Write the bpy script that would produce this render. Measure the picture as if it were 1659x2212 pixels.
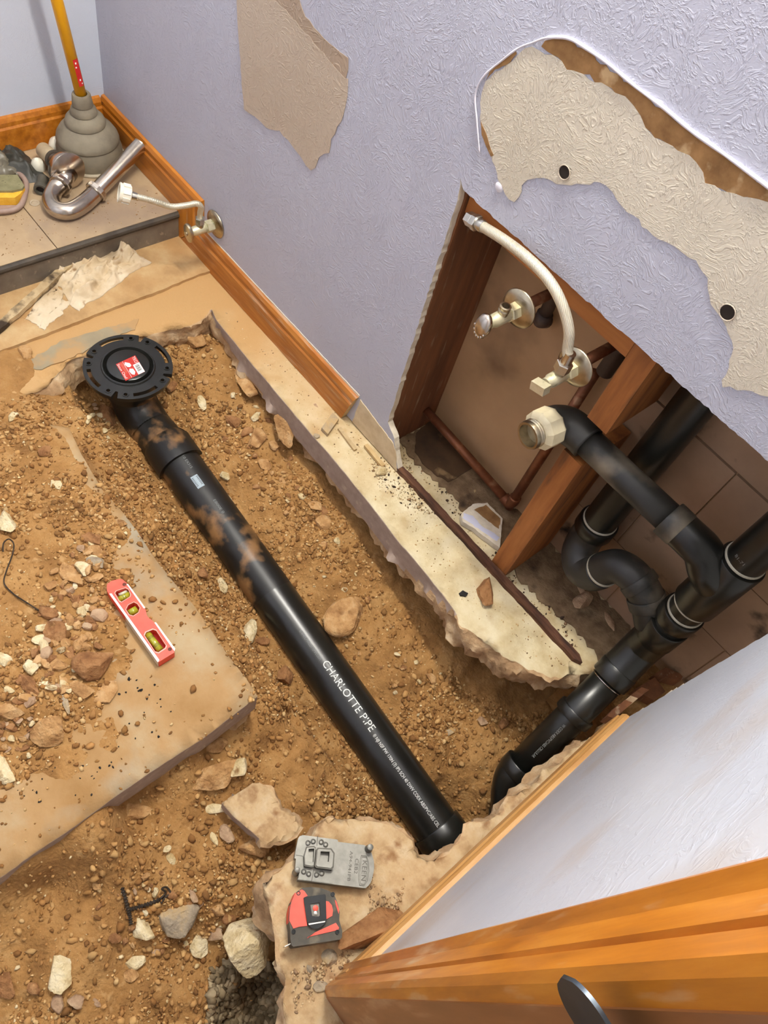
import bpy, bmesh, math, random
import numpy as np
from mathutils import Vector, Matrix
from mathutils.geometry import tessellate_polygon

for o in list(bpy.data.objects):
    bpy.data.objects.remove(o)
SC = bpy.context.scene
COL = SC.collection
random.seed(7)

# ------------------------------------------------------------------ camera
# world: x along the long lavender wall (0 = far wall), y into that wall (room is y < 0), z up (0 = slab top)
CAM = np.array([1.68, -0.835, 1.29])
ROT = np.array([[0.62808912, 0.75198393, 0.20006055],
                [0.71375508, -0.45434975, -0.53302907],
                [-0.30993184, 0.47758399, -0.82210449]])
FPX = 1712.0
cd = bpy.data.cameras.new('camera')
cam = bpy.data.objects.new('camera', cd)
COL.objects.link(cam)
cd.sensor_fit = 'VERTICAL'
cd.sensor_height = 36.0
cd.sensor_width = 27.0
cd.lens = FPX * 36.0 / 2212.0
cd.clip_start = 0.02
M3 = Matrix(((ROT[0][0], -ROT[1][0], -ROT[2][0]),
             (ROT[0][1], -ROT[1][1], -ROT[2][1]),
             (ROT[0][2], -ROT[1][2], -ROT[2][2])))
cam.matrix_world = Matrix.Translation(Vector(CAM)) @ M3.to_4x4()
SC.camera = cam

# ------------------------------------------------------------------ world, lamps, exposure
wd = bpy.data.worlds.new('World')
SC.world = wd
wd.use_nodes = True
wd.node_tree.nodes['Background'].inputs[0].default_value = (0.9, 0.85, 0.8, 1)
wd.node_tree.nodes['Background'].inputs[1].default_value = 0.45
vs = SC.view_settings
vs.view_transform = 'Standard'
vs.look = 'None'
vs.gamma = 1.0
vs.use_curve_mapping = False
vs.exposure = 0.25


def lamp(name, loc, power, radius, col=(1.0, 0.96, 0.86)):
    l = bpy.data.lights.new(name, 'POINT')
    l.energy = power
    l.shadow_soft_size = radius
    l.color = col
    o = bpy.data.objects.new(name, l)
    o.location = loc
    COL.objects.link(o)
    return o


# vanity lamps on the long wall above the frame, and an unseen weak lamp overhead
for i, lx in enumerate((0.86, 1.02, 1.18)):
    lamp('vanity_lamp', (lx, -0.10, 1.86), 24.0, 0.035)
lamp('unseen_overhead_lamp', (0.95, -0.85, 2.30), 3.5, 0.12, (1.0, 0.97, 0.92))


# ------------------------------------------------------------------ measuring helpers (photo pixel -> point on a known plane)
def ray(x, y):
    return ROT.T @ np.array([(x - 829.5) / FPX, (y - 1106.0) / FPX, 1.0])


def wz(x, y, z):
    v = ray(x, y)
    return CAM + v * ((z - CAM[2]) / v[2])


def wy(x, y, Y):
    v = ray(x, y)
    return CAM + v * ((Y - CAM[1]) / v[1])


def wx(x, y, X):
    v = ray(x, y)
    return CAM + v * ((X - CAM[0]) / v[0])


def depth(p):
    return float(ROT[2] @ (np.asarray(p, float) - CAM))


def xy(px, z=0.0):
    return [tuple(wz(a, b, z)[:2]) for a, b in px]


# ------------------------------------------------------------------ noise
_rng = np.random.RandomState(11)
_TAB = _rng.rand(256, 256)


def vnoise(x, y):
    x = np.asarray(x, float)
    y = np.asarray(y, float)
    xi = np.floor(x).astype(int)
    yi = np.floor(y).astype(int)
    fx = x - xi
    fy = y - yi
    fx = fx * fx * (3 - 2 * fx)
    fy = fy * fy * (3 - 2 * fy)
    a = _TAB[xi & 255, yi & 255]
    b = _TAB[(xi + 1) & 255, yi & 255]
    c = _TAB[xi & 255, (yi + 1) & 255]
    d = _TAB[(xi + 1) & 255, (yi + 1) & 255]
    return (a * (1 - fx) + b * fx) * (1 - fy) + (c * (1 - fx) + d * fx) * fy - 0.5


def fbm(x, y, o=4, g=0.5):
    s = 0.0
    a = 1.0
    for k in range(o):
        s = s + a * vnoise(x * 2 ** k + 17.3 * k, y * 2 ** k + 5.1 * k)
        a *= g
    return s


# ------------------------------------------------------------------ materials
def lin(c):
    return tuple(((v / 255.0) / 12.92 if v / 255.0 <= 0.04045 else ((v / 255.0 + 0.055) / 1.055) ** 2.4) for v in c[:3]) + (1.0,)


MATS = {}


def mat(name, cols, scale=20.0, rough=0.7, metal=0.0, bump=0.0, bscale=None, stretch=(1, 1, 1), detail=6.0,
        rnd=0.0, spec=0.5, dist=0.002, mix2=None, attr=None, trans=0.0, coat=0.0, bdetail=4.0):
    """procedural material: a noise ramp for colour, optional second noise stain, bump from noise"""
    if name in MATS:
        return MATS[name]
    m = bpy.data.materials.new(name)
    m.use_nodes = True
    nt = m.node_tree
    N = nt.nodes
    L = nt.links
    b = N['Principled BSDF']
    b.inputs['Roughness'].default_value = rough
    b.inputs['Metallic'].default_value = metal
    b.inputs['Specular IOR Level'].default_value = spec
    if trans:
        b.inputs['Transmission Weight'].default_value = trans
    if coat:
        b.inputs['Coat Weight'].default_value = coat
        b.inputs['Coat Roughness'].default_value = 0.25
    tc = N.new('ShaderNodeTexCoord')
    mp = N.new('ShaderNodeMapping')
    mp.inputs['Scale'].default_value = stretch
    L.new(tc.outputs['Object'], mp.inputs['Vector'])
    vec = mp.outputs['Vector']
    if rnd:
        oi = N.new('ShaderNodeObjectInfo')
        ad = N.new('ShaderNodeVectorMath')
        ad.operation = 'ADD'
        cmb = N.new('ShaderNodeCombineXYZ')
        mu = N.new('ShaderNodeMath')
        mu.operation = 'MULTIPLY'
        mu.inputs[1].default_value = 7.0
        L.new(oi.outputs['Random'], mu.inputs[0])
        L.new(mu.outputs[0], cmb.inputs[0])
        L.new(mu.outputs[0], cmb.inputs[1])
        L.new(vec, ad.inputs[0])
        L.new(cmb.outputs[0], ad.inputs[1])
        vec = ad.outputs[0]
    if len(cols) == 1:
        col = None
        b.inputs['Base Color'].default_value = lin(cols[0])
    else:
        no = N.new('ShaderNodeTexNoise')
        no.inputs['Scale'].default_value = scale
        no.inputs['Detail'].default_value = detail
        no.inputs['Roughness'].default_value = 0.6
        L.new(vec, no.inputs['Vector'])
        cr = N.new('ShaderNodeValToRGB')
        els = cr.color_ramp.elements
        n = len(cols)
        while len(els) < n:
            els.new(0.5)
        for i, c in enumerate(cols):
            els[i].position = 0.32 + 0.36 * i / (n - 1)
            els[i].color = lin(c)
        L.new(no.outputs['Fac'], cr.inputs['Fac'])
        col = cr.outputs['Color']
        if mix2:
            c2, sc2, lo, hi = mix2[:4]
            n2 = N.new('ShaderNodeTexNoise')
            n2.inputs['Scale'].default_value = sc2
            n2.inputs['Detail'].default_value = 5.0
            L.new(vec, n2.inputs['Vector'])
            mr = N.new('ShaderNodeMapRange')
            mr.inputs['From Min'].default_value = lo
            mr.inputs['From Max'].default_value = hi
            L.new(n2.outputs['Fac'], mr.inputs['Value'])
            mx = N.new('ShaderNodeMix')
            mx.data_type = 'RGBA'
            L.new(mr.outputs['Result'], mx.inputs['Factor'])
            L.new(col, mx.inputs['A'])
            mx.inputs['B'].default_value = lin(c2)
            col = mx.outputs['Result']
        if attr:
            at = N.new('ShaderNodeAttribute')
            at.attribute_name = attr
            mx = N.new('ShaderNodeMix')
            mx.data_type = 'RGBA'
            mx.blend_type = 'MULTIPLY'
            mx.inputs['Factor'].default_value = 1.0
            L.new(col, mx.inputs['A'])
            L.new(at.outputs['Color'], mx.inputs['B'])
            col = mx.outputs['Result']
        L.new(col, b.inputs['Base Color'])
    if bump:
        nb = N.new('ShaderNodeTexNoise')
        nb.inputs['Scale'].default_value = bscale or scale * 3
        nb.inputs['Detail'].default_value = bdetail
        L.new(vec, nb.inputs['Vector'])
        bp = N.new('ShaderNodeBump')
        bp.inputs['Strength'].default_value = bump
        bp.inputs['Distance'].default_value = dist
        L.new(nb.outputs['Fac'], bp.inputs['Height'])
        L.new(bp.outputs['Normal'], b.inputs['Normal'])
    MATS[name] = m
    return m


def paint_mat(name, cols, strength, scale, stain=None):
    """wall paint over a knock-down plaster texture: stretched wiggles raised from the wall"""
    m = mat(name, cols, scale=2.2, rough=0.42, spec=0.35, mix2=stain)
    nt = m.node_tree
    N = nt.nodes
    L = nt.links
    b = N['Principled BSDF']
    tc = N.new('ShaderNodeTexCoord')
    wn = N.new('ShaderNodeTexNoise')
    wn.inputs['Scale'].default_value = 14.0
    L.new(tc.outputs['Object'], wn.inputs['Vector'])
    mx = N.new('ShaderNodeMix')
    mx.data_type = 'RGBA'
    mx.blend_type = 'LINEAR_LIGHT'
    mx.inputs['Factor'].default_value = 0.06
    L.new(tc.outputs['Object'], mx.inputs['A'])
    L.new(wn.outputs['Color'], mx.inputs['B'])
    n1 = N.new('ShaderNodeTexNoise')
    n1.inputs['Scale'].default_value = scale
    n1.inputs['Detail'].default_value = 3.0
    n1.inputs['Distortion'].default_value = 0.7
    L.new(mx.outputs['Result'], n1.inputs['Vector'])
    r = N.new('ShaderNodeMapRange')
    r.inputs['From Min'].default_value = 0.48
    r.inputs['From Max'].default_value = 0.66
    L.new(n1.outputs['Fac'], r.inputs['Value'])
    n2 = N.new('ShaderNodeTexNoise')
    n2.inputs['Scale'].default_value = scale * 3.1
    n2.inputs['Detail'].default_value = 2.0
    L.new(tc.outputs['Object'], n2.inputs['Vector'])
    ad = N.new('ShaderNodeMath')
    ad.operation = 'MULTIPLY_ADD'
    ad.inputs[1].default_value = 0.35
    L.new(n2.outputs['Fac'], ad.inputs[0])
    L.new(r.outputs['Result'], ad.inputs[2])
    bp = N.new('ShaderNodeBump')
    bp.inputs['Strength'].default_value = strength
    bp.inputs['Distance'].default_value = 0.0012
    L.new(ad.outputs[0], bp.inputs['Height'])
    L.new(bp.outputs['Normal'], b.inputs['Normal'])
    return m


PAINT = paint_mat('lavender_paint', [(182, 182, 196), (191, 192, 206)], 0.55, 185.0)
PAINT_LIT = paint_mat('lit_lavender_paint', [(194, 200, 214), (202, 208, 222)], 0.2, 150.0)  # same lavender paint; the far wall's stronger light is put into the colour
PAINT_NEAR = paint_mat('near_wall_paint', [(180, 184, 194), (196, 199, 208)], 0.25, 90.0, ((182, 174, 170), 6.0, 0.50, 0.72))
BEIGE = paint_mat('old_beige_wall', [(206, 195, 175), (216, 206, 188)], 0.55, 185.0)
BEIGE2 = paint_mat('old_tan_wall', [(186, 168, 148), (200, 184, 166)], 0.5, 185.0)
TANWALL = paint_mat('darker_tan_wall', [(168, 148, 128), (182, 160, 140)], 0.6, 110.0)
PAPER = mat('torn_brown_paper', [(128, 92, 52), (168, 126, 78)], 40, 0.9, bump=0.3, mix2=((196, 164, 120), 30, 0.56, 0.66))
CAULK_LIT = mat('lit_paint_caulk', [(214, 210, 220), (226, 222, 230)], 30, 0.5)  # lavender paint tone lightened; the grazing highlight is put into the colour
GYPSUM = mat('gypsum_edge', [(214, 202, 180), (236, 226, 206)], 60, 0.95, bump=0.5)
WOOD = mat('honey_stained_trim', [(154, 88, 20), (182, 108, 26), (200, 128, 42)], 7, 0.32, stretch=(1, 9, 9), bump=0.05, coat=0.25)
WOODV = mat('honey_stained_casing', [(158, 90, 18), (186, 112, 24), (204, 132, 40)], 7, 0.35, stretch=(9, 9, 1), bump=0.05, coat=0.25,
            mix2=((208, 172, 128), 9, 0.56, 0.74))
WOODDUST = mat('dusty_trim', [(150, 84, 26), (172, 104, 38), (190, 124, 56)], 7, 0.42, stretch=(1, 9, 9), mix2=((186, 150, 118), 12, 0.55, 0.75))
WOODEND = mat('raw_end_grain', [(176, 142, 92), (204, 176, 128)], 40, 0.8, bump=0.3)
STUD = mat('stud_lumber', [(122, 70, 30), (158, 96, 44), (176, 112, 56)], 5, 0.7, stretch=(7, 7, 0.8), bump=0.15, mix2=((88, 58, 34), 9, 0.58, 0.74))
STUDD = mat('old_stud_lumber', [(96, 58, 34), (134, 84, 50)], 5, 0.75, stretch=(7, 7, 0.8), bump=0.15, mix2=((150, 126, 100), 14, 0.6, 0.75))
BLOCKW = mat('blocking_lumber', [(150, 88, 38), (184, 118, 56)], 5, 0.7, stretch=(0.8, 7, 7), bump=0.1)
PLATE = mat('rotten_plate_wood', [(48, 28, 18), (86, 52, 34), (116, 78, 54)], 16, 0.85, stretch=(1, 6, 6), bump=0.5)
BACKP = mat('brown_back_panel', [(168, 132, 94), (188, 150, 110)], 5, 0.85, bump=0.1, mix2=((120, 90, 62), 4.5, 0.58, 0.72))
BACKB = mat('stained_block_wall', [(150, 118, 92), (176, 142, 112)], 6, 0.9, bump=0.3, mix2=((40, 30, 20), 11, 0.58, 0.68))
CONC = mat('dusty_concrete', [(166, 130, 86), (188, 152, 104), (200, 170, 124)], 14, 0.92, bump=0.5, bscale=160, mix2=((176, 134, 84), 9, 0.52, 0.7))
CONCW = mat('pale_plaster_dusted_concrete', [(190, 168, 126), (212, 195, 156), (224, 211, 178)], 18, 0.92, bump=0.7, bscale=170,
            mix2=((176, 140, 92), 11, 0.55, 0.75))
def sand_towards_far(m, c, x0, x1):
    """clay dust lies thicker on the slab towards the far end of the room"""
    N = m.node_tree.nodes
    L = m.node_tree.links
    b = N['Principled BSDF']
    src = b.inputs['Base Color'].links[0].from_socket
    tc = N.new('ShaderNodeTexCoord')
    sx = N.new('ShaderNodeSeparateXYZ')
    L.new(tc.outputs['Object'], sx.inputs[0])
    no = N.new('ShaderNodeTexNoise')
    no.inputs['Scale'].default_value = 7.0
    no.inputs['Detail'].default_value = 5.0
    L.new(tc.outputs['Object'], no.inputs['Vector'])
    ma = N.new('ShaderNodeMath')
    ma.operation = 'MULTIPLY_ADD'
    ma.inputs[1].default_value = 0.6
    L.new(no.outputs['Fac'], ma.inputs[0])
    L.new(sx.outputs['X'], ma.inputs[2])
    mr = N.new('ShaderNodeMapRange')
    mr.inputs['From Min'].default_value = x1 + 0.3
    mr.inputs['From Max'].default_value = x0 + 0.3
    L.new(ma.outputs[0], mr.inputs['Value'])
    mx = N.new('ShaderNodeMix')
    mx.data_type = 'RGBA'
    L.new(mr.outputs['Result'], mx.inputs['Factor'])
    L.new(src, mx.inputs['A'])
    mx.inputs['B'].default_value = lin(c)
    L.new(mx.outputs['Result'], b.inputs['Base Color'])


sand_towards_far(CONCW, (190, 150, 98), 0.60, 1.15)
CONCB = mat('clay_smeared_concrete', [(158, 120, 72), (174, 138, 92), (182, 160, 124)], 7, 0.9, bump=0.35, bscale=150, mix2=((166, 156, 134), 5, 0.54, 0.66))
CONCC = mat('broken_concrete_top', [(168, 134, 92), (196, 166, 124), (208, 186, 150)], 22, 0.93, bump=0.8, bscale=120, dist=0.003,
            mix2=((150, 112, 74), 30, 0.56, 0.7))
SAWN = mat('sawn_concrete', [(160, 140, 126), (178, 158, 144)], 60, 0.8, bump=0.15, mix2=((190, 172, 154), 40, 0.64, 0.72))
BROKEN = mat('broken_concrete', [(150, 118, 84), (190, 156, 116), (214, 190, 154)], 26, 0.95, bump=0.9, bscale=90, dist=0.004)
TILE = mat('dusty_tile_floor', [(156, 130, 98), (176, 150, 116), (188, 164, 130)], 8, 0.8, bump=0.15, bscale=120, mix2=((150, 128, 106), 5, 0.55, 0.7))
RISER = mat('dirty_grey_riser', [(104, 92, 78), (128, 116, 100)], 24, 0.75, bump=0.2, mix2=((150, 136, 116), 60, 0.62, 0.7))
RISERD = mat('dark_tile_edge', [(58, 50, 42), (84, 74, 62)], 30, 0.7)
DIRT = mat('clay_dirt', [(136, 96, 50), (166, 122, 69), (182, 140, 86)], 16, 0.95, bump=1.0, bscale=190, dist=0.004, detail=10, bdetail=9,
           mix2=((184, 144, 92), 60, 0.6, 0.72))
R_TAN = mat('tan_stone', [(160, 116, 70), (190, 146, 94), (208, 170, 122)], 42, 0.9, bump=1.0, bscale=170, rnd=1, dist=0.005, bdetail=8, mix2=((138, 96, 54), 28, 0.56, 0.68))
R_CREAM = mat('cream_limestone', [(196, 170, 120), (224, 204, 160), (238, 224, 190)], 42, 0.9, bump=1.0, bscale=170, rnd=1, dist=0.005, bdetail=8,
              mix2=((150, 116, 74), 40, 0.6, 0.7))
R_BROWN = mat('brown_stone', [(120, 78, 42), (152, 106, 64), (174, 128, 82)], 38, 0.88, bump=1.0, bscale=160, rnd=1, dist=0.005, bdetail=8, mix2=((186, 142, 94), 26, 0.58, 0.70))
R_GREY = mat('grey_stone', [(132, 118, 100), (168, 152, 128), (190, 160, 112)], 30, 0.9, bump=0.9, bscale=160, rnd=1, dist=0.004, bdetail=8)
R_PINK = mat('pinkish_stone', [(150, 118, 90), (182, 150, 118), (200, 172, 138)], 36, 0.9, bump=0.9, bscale=160, rnd=1, dist=0.004, bdetail=8)
GRAVEL = mat('grey_pit_gravel', [(132, 118, 94), (160, 146, 120), (184, 168, 140)], 40, 0.9, attr='Col')
GRIT = mat('grit', [(228, 220, 210), (255, 250, 245)], 50, 0.9, attr='Col')
BLACKBIT = mat('black_rubber_crumb', [(20, 20, 20), (36, 34, 32)], 40, 0.8)
ABS = mat('black_abs', [(20, 20, 18), (32, 32, 28)], 14, 0.30, spec=0.6)
ABSD = mat('dust_smeared_abs', [(20, 19, 17), (30, 28, 25)], 10, 0.42, mix2=((136, 100, 62), 15, 0.53, 0.64))
ABSG = mat('grey_dusted_abs', [(34, 34, 32), (52, 50, 46)], 12, 0.45, mix2=((128, 116, 98), 10, 0.50, 0.70))
RING = mat('cement_ring', [(170, 164, 146), (196, 190, 172)], 40, 0.6)
PRINT = mat('white_print', [(232, 234, 230)], rough=0.6)
PRINTG = mat('grey_print', [(128, 132, 130)], rough=0.6)
EMB = mat('embossed_abs', [(52, 52, 48)], rough=0.35)
CHROME = mat('dusty_chrome', [(178, 166, 152), (206, 196, 184)], 30, 0.22, 1.0, mix2=((150, 122, 96), 14, 0.56, 0.76))
NICKEL = mat('aged_nickel', [(170, 158, 134), (206, 194, 168)], 40, 0.3, 1.0, mix2=((120, 100, 70), 24, 0.58, 0.72))
BRASS = mat('whitened_brass', [(206, 196, 158), (226, 218, 188)], 60, 0.45, 0.6, mix2=((166, 164, 120), 50, 0.62, 0.72))
STEEL = mat('plain_steel', [(186, 182, 172), (212, 208, 198)], 40, 0.28, 1.0)
CASTM = mat('die_cast_zinc', [(112, 110, 103), (130, 128, 120)], 70, 0.45, 0.6, bump=0.06)
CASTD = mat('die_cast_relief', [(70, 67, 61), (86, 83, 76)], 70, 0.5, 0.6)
COPPER = mat('old_copper', [(104, 60, 38), (140, 88, 58)], 30, 0.5, 0.6, mix2=((170, 128, 96), 30, 0.6, 0.72))
DARKP = mat('dark_iron_pipe', [(56, 42, 36), (82, 62, 52)], 30, 0.6)
WHITEP = mat('white_plastic', [(232, 226, 206), (240, 234, 216)], 20, 0.45)
CREAMP = mat('putty_coated_adapter', [(214, 198, 158), (236, 224, 190)], 22, 0.6, bump=0.3, mix2=((110, 96, 76), 16, 0.66, 0.76))
RUBBER = mat('dusty_grey_rubber', [(112, 102, 86), (130, 120, 102), (142, 132, 112)], 18, 0.75, bump=0.08)
YELLOW = mat('yellow_handle', [(226, 158, 8), (234, 170, 16)], 10, 0.35)
REDL = mat('red_label', [(190, 24, 30), (204, 40, 40)], 60, 0.5)
RED = mat('red_plastic', [(236, 74, 54), (246, 92, 70)], 24, 0.45)
REDDK = mat('deep_red_plastic', [(222, 40, 26), (232, 54, 36)], 24, 0.5)
TAPEBLK = mat('worn_black_rubber', [(62, 58, 50), (88, 82, 70)], 40, 0.65, mix2=((134, 122, 98), 30, 0.56, 0.7))
CLIP = mat('black_clip_metal', [(26, 27, 28), (36, 37, 38)], 30, 0.3, 0.7)
SILVER = mat('silver_rail', [(222, 214, 204), (238, 232, 224)], 40, 0.3, 0.6)
DARKCAV = mat('recess_shade', [(40, 30, 24)], rough=0.9)  # flat fill for bores and holes, their inner shade put into the colour
VIAL = mat('vial_green', [(150, 150, 30), (190, 184, 60)], 90, 0.12, spec=0.8)
VIALW = mat('vial_clear', [(196, 192, 166), (214, 210, 190)], 60, 0.15)
SPONGEY = mat('yellow_sponge', [(232, 168, 40), (246, 192, 70)], 60, 0.95, bump=0.6, bscale=300)
SPONGEG = mat('sponge_scour_pad', [(124, 118, 84), (146, 140, 104)], 60, 0.95, bump=0.8, bscale=300, mix2=((50, 46, 36), 120, 0.66, 0.7))
TRAY = mat('pinkish_grey_plastic', [(150, 124, 112), (172, 148, 134)], 24, 0.55)
BAG = mat('dusty_black_plastic', [(44, 43, 38), (70, 68, 60)], 20, 0.5, bump=0.2)
CLOTH = mat('dirty_white_cloth', [(190, 164, 126), (212, 192, 160), (224, 208, 180)], 12, 0.95, bump=0.25, bscale=400, mix2=((150, 116, 80), 40, 0.62, 0.72))
STRIPW = mat('mouldy_strip_wood', [(176, 150, 110), (206, 182, 142)], 30, 0.9, bump=0.5, mix2=((60, 46, 32), 14, 0.5, 0.58))
LABELW = mat('label_white', [(238, 236, 230)], rough=0.5)
LABELR = mat('label_red', [(186, 40, 32), (200, 54, 42)], 80, rough=0.5)
LABELB = mat('label_black', [(40, 40, 44)], rough=0.5)
LABELS = mat('label_silver', [(150, 166, 176), (170, 184, 192)], 200, rough=0.4)
STRIKE = mat('strike_plate_steel', [(66, 74, 84), (86, 94, 102)], 30, 0.3, 0.8)
WIRE = mat('rusty_wire', [(44, 36, 30), (74, 62, 50)], 60, 0.7, 0.4)


# ------------------------------------------------------------------ mesh helpers
class MB:
    """collects vertices and faces for one mesh"""

    def __init__(self):
        self.v = []
        self.f = []
        self.m = []

    def add(self, vs_, fs, mi=0):
        o = len(self.v)
        self.v += [tuple(float(c) for c in p) for p in vs_]
        for f in fs:
            self.f.append(tuple(i + o for i in f))
            self.m.append(mi)
        return self

    def build(self, name, mats, parent=None, smooth=False, origin=None, weld=False):
        me = bpy.data.meshes.new(name)
        vv = self.v
        if origin is not None:
            vv = [(p[0] - origin[0], p[1] - origin[1], p[2] - origin[2]) for p in vv]
        me.from_pydata(vv, [], self.f)
        if not isinstance(mats, (list, tuple)):
            mats = [mats]
        for m in mats:
            me.materials.append(m)
        if len(mats) > 1:
            me.polygons.foreach_set('material_index', self.m)
        if smooth:
            me.polygons.foreach_set('use_smooth', [True] * len(me.polygons))
            if smooth != 'all':
                try:
                    me.set_sharp_from_angle(angle=math.radians(40))
                except Exception:
                    pass
        bm = bmesh.new()
        bm.from_mesh(me)
        if weld:
            bmesh.ops.remove_doubles(bm, verts=bm.verts, dist=1e-5)
        bmesh.ops.recalc_face_normals(bm, faces=bm.faces)
        bm.to_mesh(me)
        bm.free()
        o = bpy.data.objects.new(name, me)
        COL.objects.link(o)
        if origin is not None:
            o.location = origin
        if parent is not None:
            o.parent = parent
            if parent.type == 'EMPTY' and origin is None:
                o.matrix_parent_inverse = Matrix.Translation(-parent.location)
            elif origin is not None:
                o.matrix_parent_inverse = Matrix.Translation(-parent.location)
            else:
                o.matrix_parent_inverse = Matrix.Translation(-parent.location)
        return o


def thing(name, label, cat, loc, group=None):
    o = bpy.data.objects.new(name, None)
    o.empty_display_size = 0.02
    o.location = tuple(float(c) for c in loc)
    COL.objects.link(o)
    return tag(o, label, cat, group)


def tag(o, label, cat, group=None):
    o['label'] = label
    o['category'] = cat
    if group:
        o['group'] = group
    return o


def struct(o, label=None):
    o['kind'] = 'structure'
    if label:
        o['label'] = label
    return o


def frame(d, up=(0, 0, 1)):
    d = np.asarray(d, float)
    d = d / np.linalg.norm(d)
    u = np.asarray(up, float)
    if abs(d @ u) > 0.97:
        u = np.array([1.0, 0, 0])
    a = np.cross(u, d)
    a /= np.linalg.norm(a)
    b = np.cross(d, a)
    return d, a, b


def tube(mb, pts, rad, seg=24, caps=True, mi=0):
    pts = [np.asarray(p, float) for p in pts]
    n = len(pts)
    if not hasattr(rad, '__len__'):
        rad = [rad] * n
    T = []
    for i in range(n):
        a = pts[max(i - 1, 0)]
        b = pts[min(i + 1, n - 1)]
        t = b - a
        if np.linalg.norm(t) < 1e-9:
            t = T[-1] if T else np.array([1.0, 0, 0])
        T.append(t / np.linalg.norm(t))
    d, A, B = frame(T[0])
    vs_ = []
    for i in range(n):
        A = A - T[i] * (A @ T[i])
        A /= np.linalg.norm(A)
        B = np.cross(T[i], A)
        for k in range(seg):
            th = 2 * math.pi * k / seg
            vs_.append(pts[i] + (A * math.cos(th) + B * math.sin(th)) * rad[i])
    fs = []
    for i in range(n - 1):
        for k in range(seg):
            k2 = (k + 1) % seg
            fs.append((i * seg + k, i * seg + k2, (i + 1) * seg + k2, (i + 1) * seg + k))
    if caps:
        fs.append(tuple(range(seg - 1, -1, -1)))
        fs.append(tuple(range((n - 1) * seg, n * seg)))
    mb.add(vs_, fs, mi)
    return mb


def lathe(mb, org, ax, prof, seg=32, caps=True, mi=0, up=(0, 0, 1), sx=1.0):
    """prof: [(distance along axis, radius)]"""
    d, A, B = frame(ax, up)
    org = np.asarray(org, float)
    vs_ = []
    for (h, r) in prof:
        for k in range(seg):
            th = 2 * math.pi * k / seg
            vs_.append(org + d * h + (A * math.cos(th) * sx + B * math.sin(th)) * max(r, 1e-5))
    fs = []
    n = len(prof)
    for i in range(n - 1):
        for k in range(seg):
            k2 = (k + 1) % seg
            fs.append((i * seg + k, i * seg + k2, (i + 1) * seg + k2, (i + 1) * seg + k))
    if caps:
        fs.append(tuple(range(seg - 1, -1, -1)))
        fs.append(tuple(range((n - 1) * seg, n * seg)))
    mb.add(vs_, fs, mi)
    return mb


def box(mb, lo, hi, mi=0):
    x0, y0, z0 = lo
    x1, y1, z1 = hi
    v = [(x0, y0, z0), (x1, y0, z0), (x1, y1, z0), (x0, y1, z0), (x0, y0, z1), (x1, y0, z1), (x1, y1, z1), (x0, y1, z1)]
    mb.add(v, [(0, 3, 2, 1), (4, 5, 6, 7), (0, 1, 5, 4), (1, 2, 6, 5), (2, 3, 7, 6), (3, 0, 4, 7)], mi)
    return mb


def obox(mb, c, ax, ay, az, mi=0):
    """oriented box: centre and three half-extent vectors"""
    c, ax, ay, az = (np.asarray(t, float) for t in (c, ax, ay, az))
    v = []
    for s in ((-1, -1, -1), (1, -1, -1), (1, 1, -1), (-1, 1, -1), (-1, -1, 1), (1, -1, 1), (1, 1, 1), (-1, 1, 1)):
        v.append(c + ax * s[0] + ay * s[1] + az * s[2])
    mb.add(v, [(0, 3, 2, 1), (4, 5, 6, 7), (0, 1, 5, 4), (1, 2, 6, 5), (2, 3, 7, 6), (3, 0, 4, 7)], mi)
    return mb


def prism(mb, loops, fmap, h0, h1, mi=0, side_mi=None, bevel=0.0):
    """loops: outer polygon and holes in 2D; fmap(u, v, h) -> 3D point; solid between h0 and h1"""
    flat = [p for lp in loops for p in lp]
    tris = tessellate_polygon([[Vector((p[0], p[1], 0)) for p in lp] for lp in loops])
    n = len(flat)
    vs_ = [fmap(p[0], p[1], h0) for p in flat] + [fmap(p[0], p[1], h1) for p in flat]
    fs = [tuple(t) for t in tris]
    mb.add(vs_, [tuple(i + n for i in t) for t in fs], mi)
    o = len(mb.v) - 2 * n
    for t in fs:
        mb.f.append(tuple(i + o for i in reversed(t)))
        mb.m.append(mi)
    s = 0
    sm = mi if side_mi is None else side_mi
    for lp in loops:
        m = len(lp)
        for i in range(m):
            j = (i + 1) % m
            mb.f.append((o + s + i, o + s + j, o + n + s + j, o + n + s + i))
            mb.m.append(sm)
        s += m
    return mb


def fz(u, v, h):
    return (u, v, h)


def catmull(pts, n=10, closed=False):
    pts = [np.asarray(p, float) for p in pts]
    out = []
    m = len(pts)
    rng_ = range(m if closed else m - 1)
    for i in rng_:
        if closed:
            p0, p1, p2, p3 = pts[(i - 1) % m], pts[i], pts[(i + 1) % m], pts[(i + 2) % m]
        else:
            p0, p1, p2, p3 = pts[max(i - 1, 0)], pts[i], pts[i + 1], pts[min(i + 2, m - 1)]
        for k in range(n):
            t = k / n
            out.append(0.5 * ((2 * p1) + (-p0 + p2) * t + (2 * p0 - 5 * p1 + 4 * p2 - p3) * t * t + (-p0 + 3 * p1 - 3 * p2 + p3) * t ** 3))
    if not closed:
        out.append(pts[-1])
    return out


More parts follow.
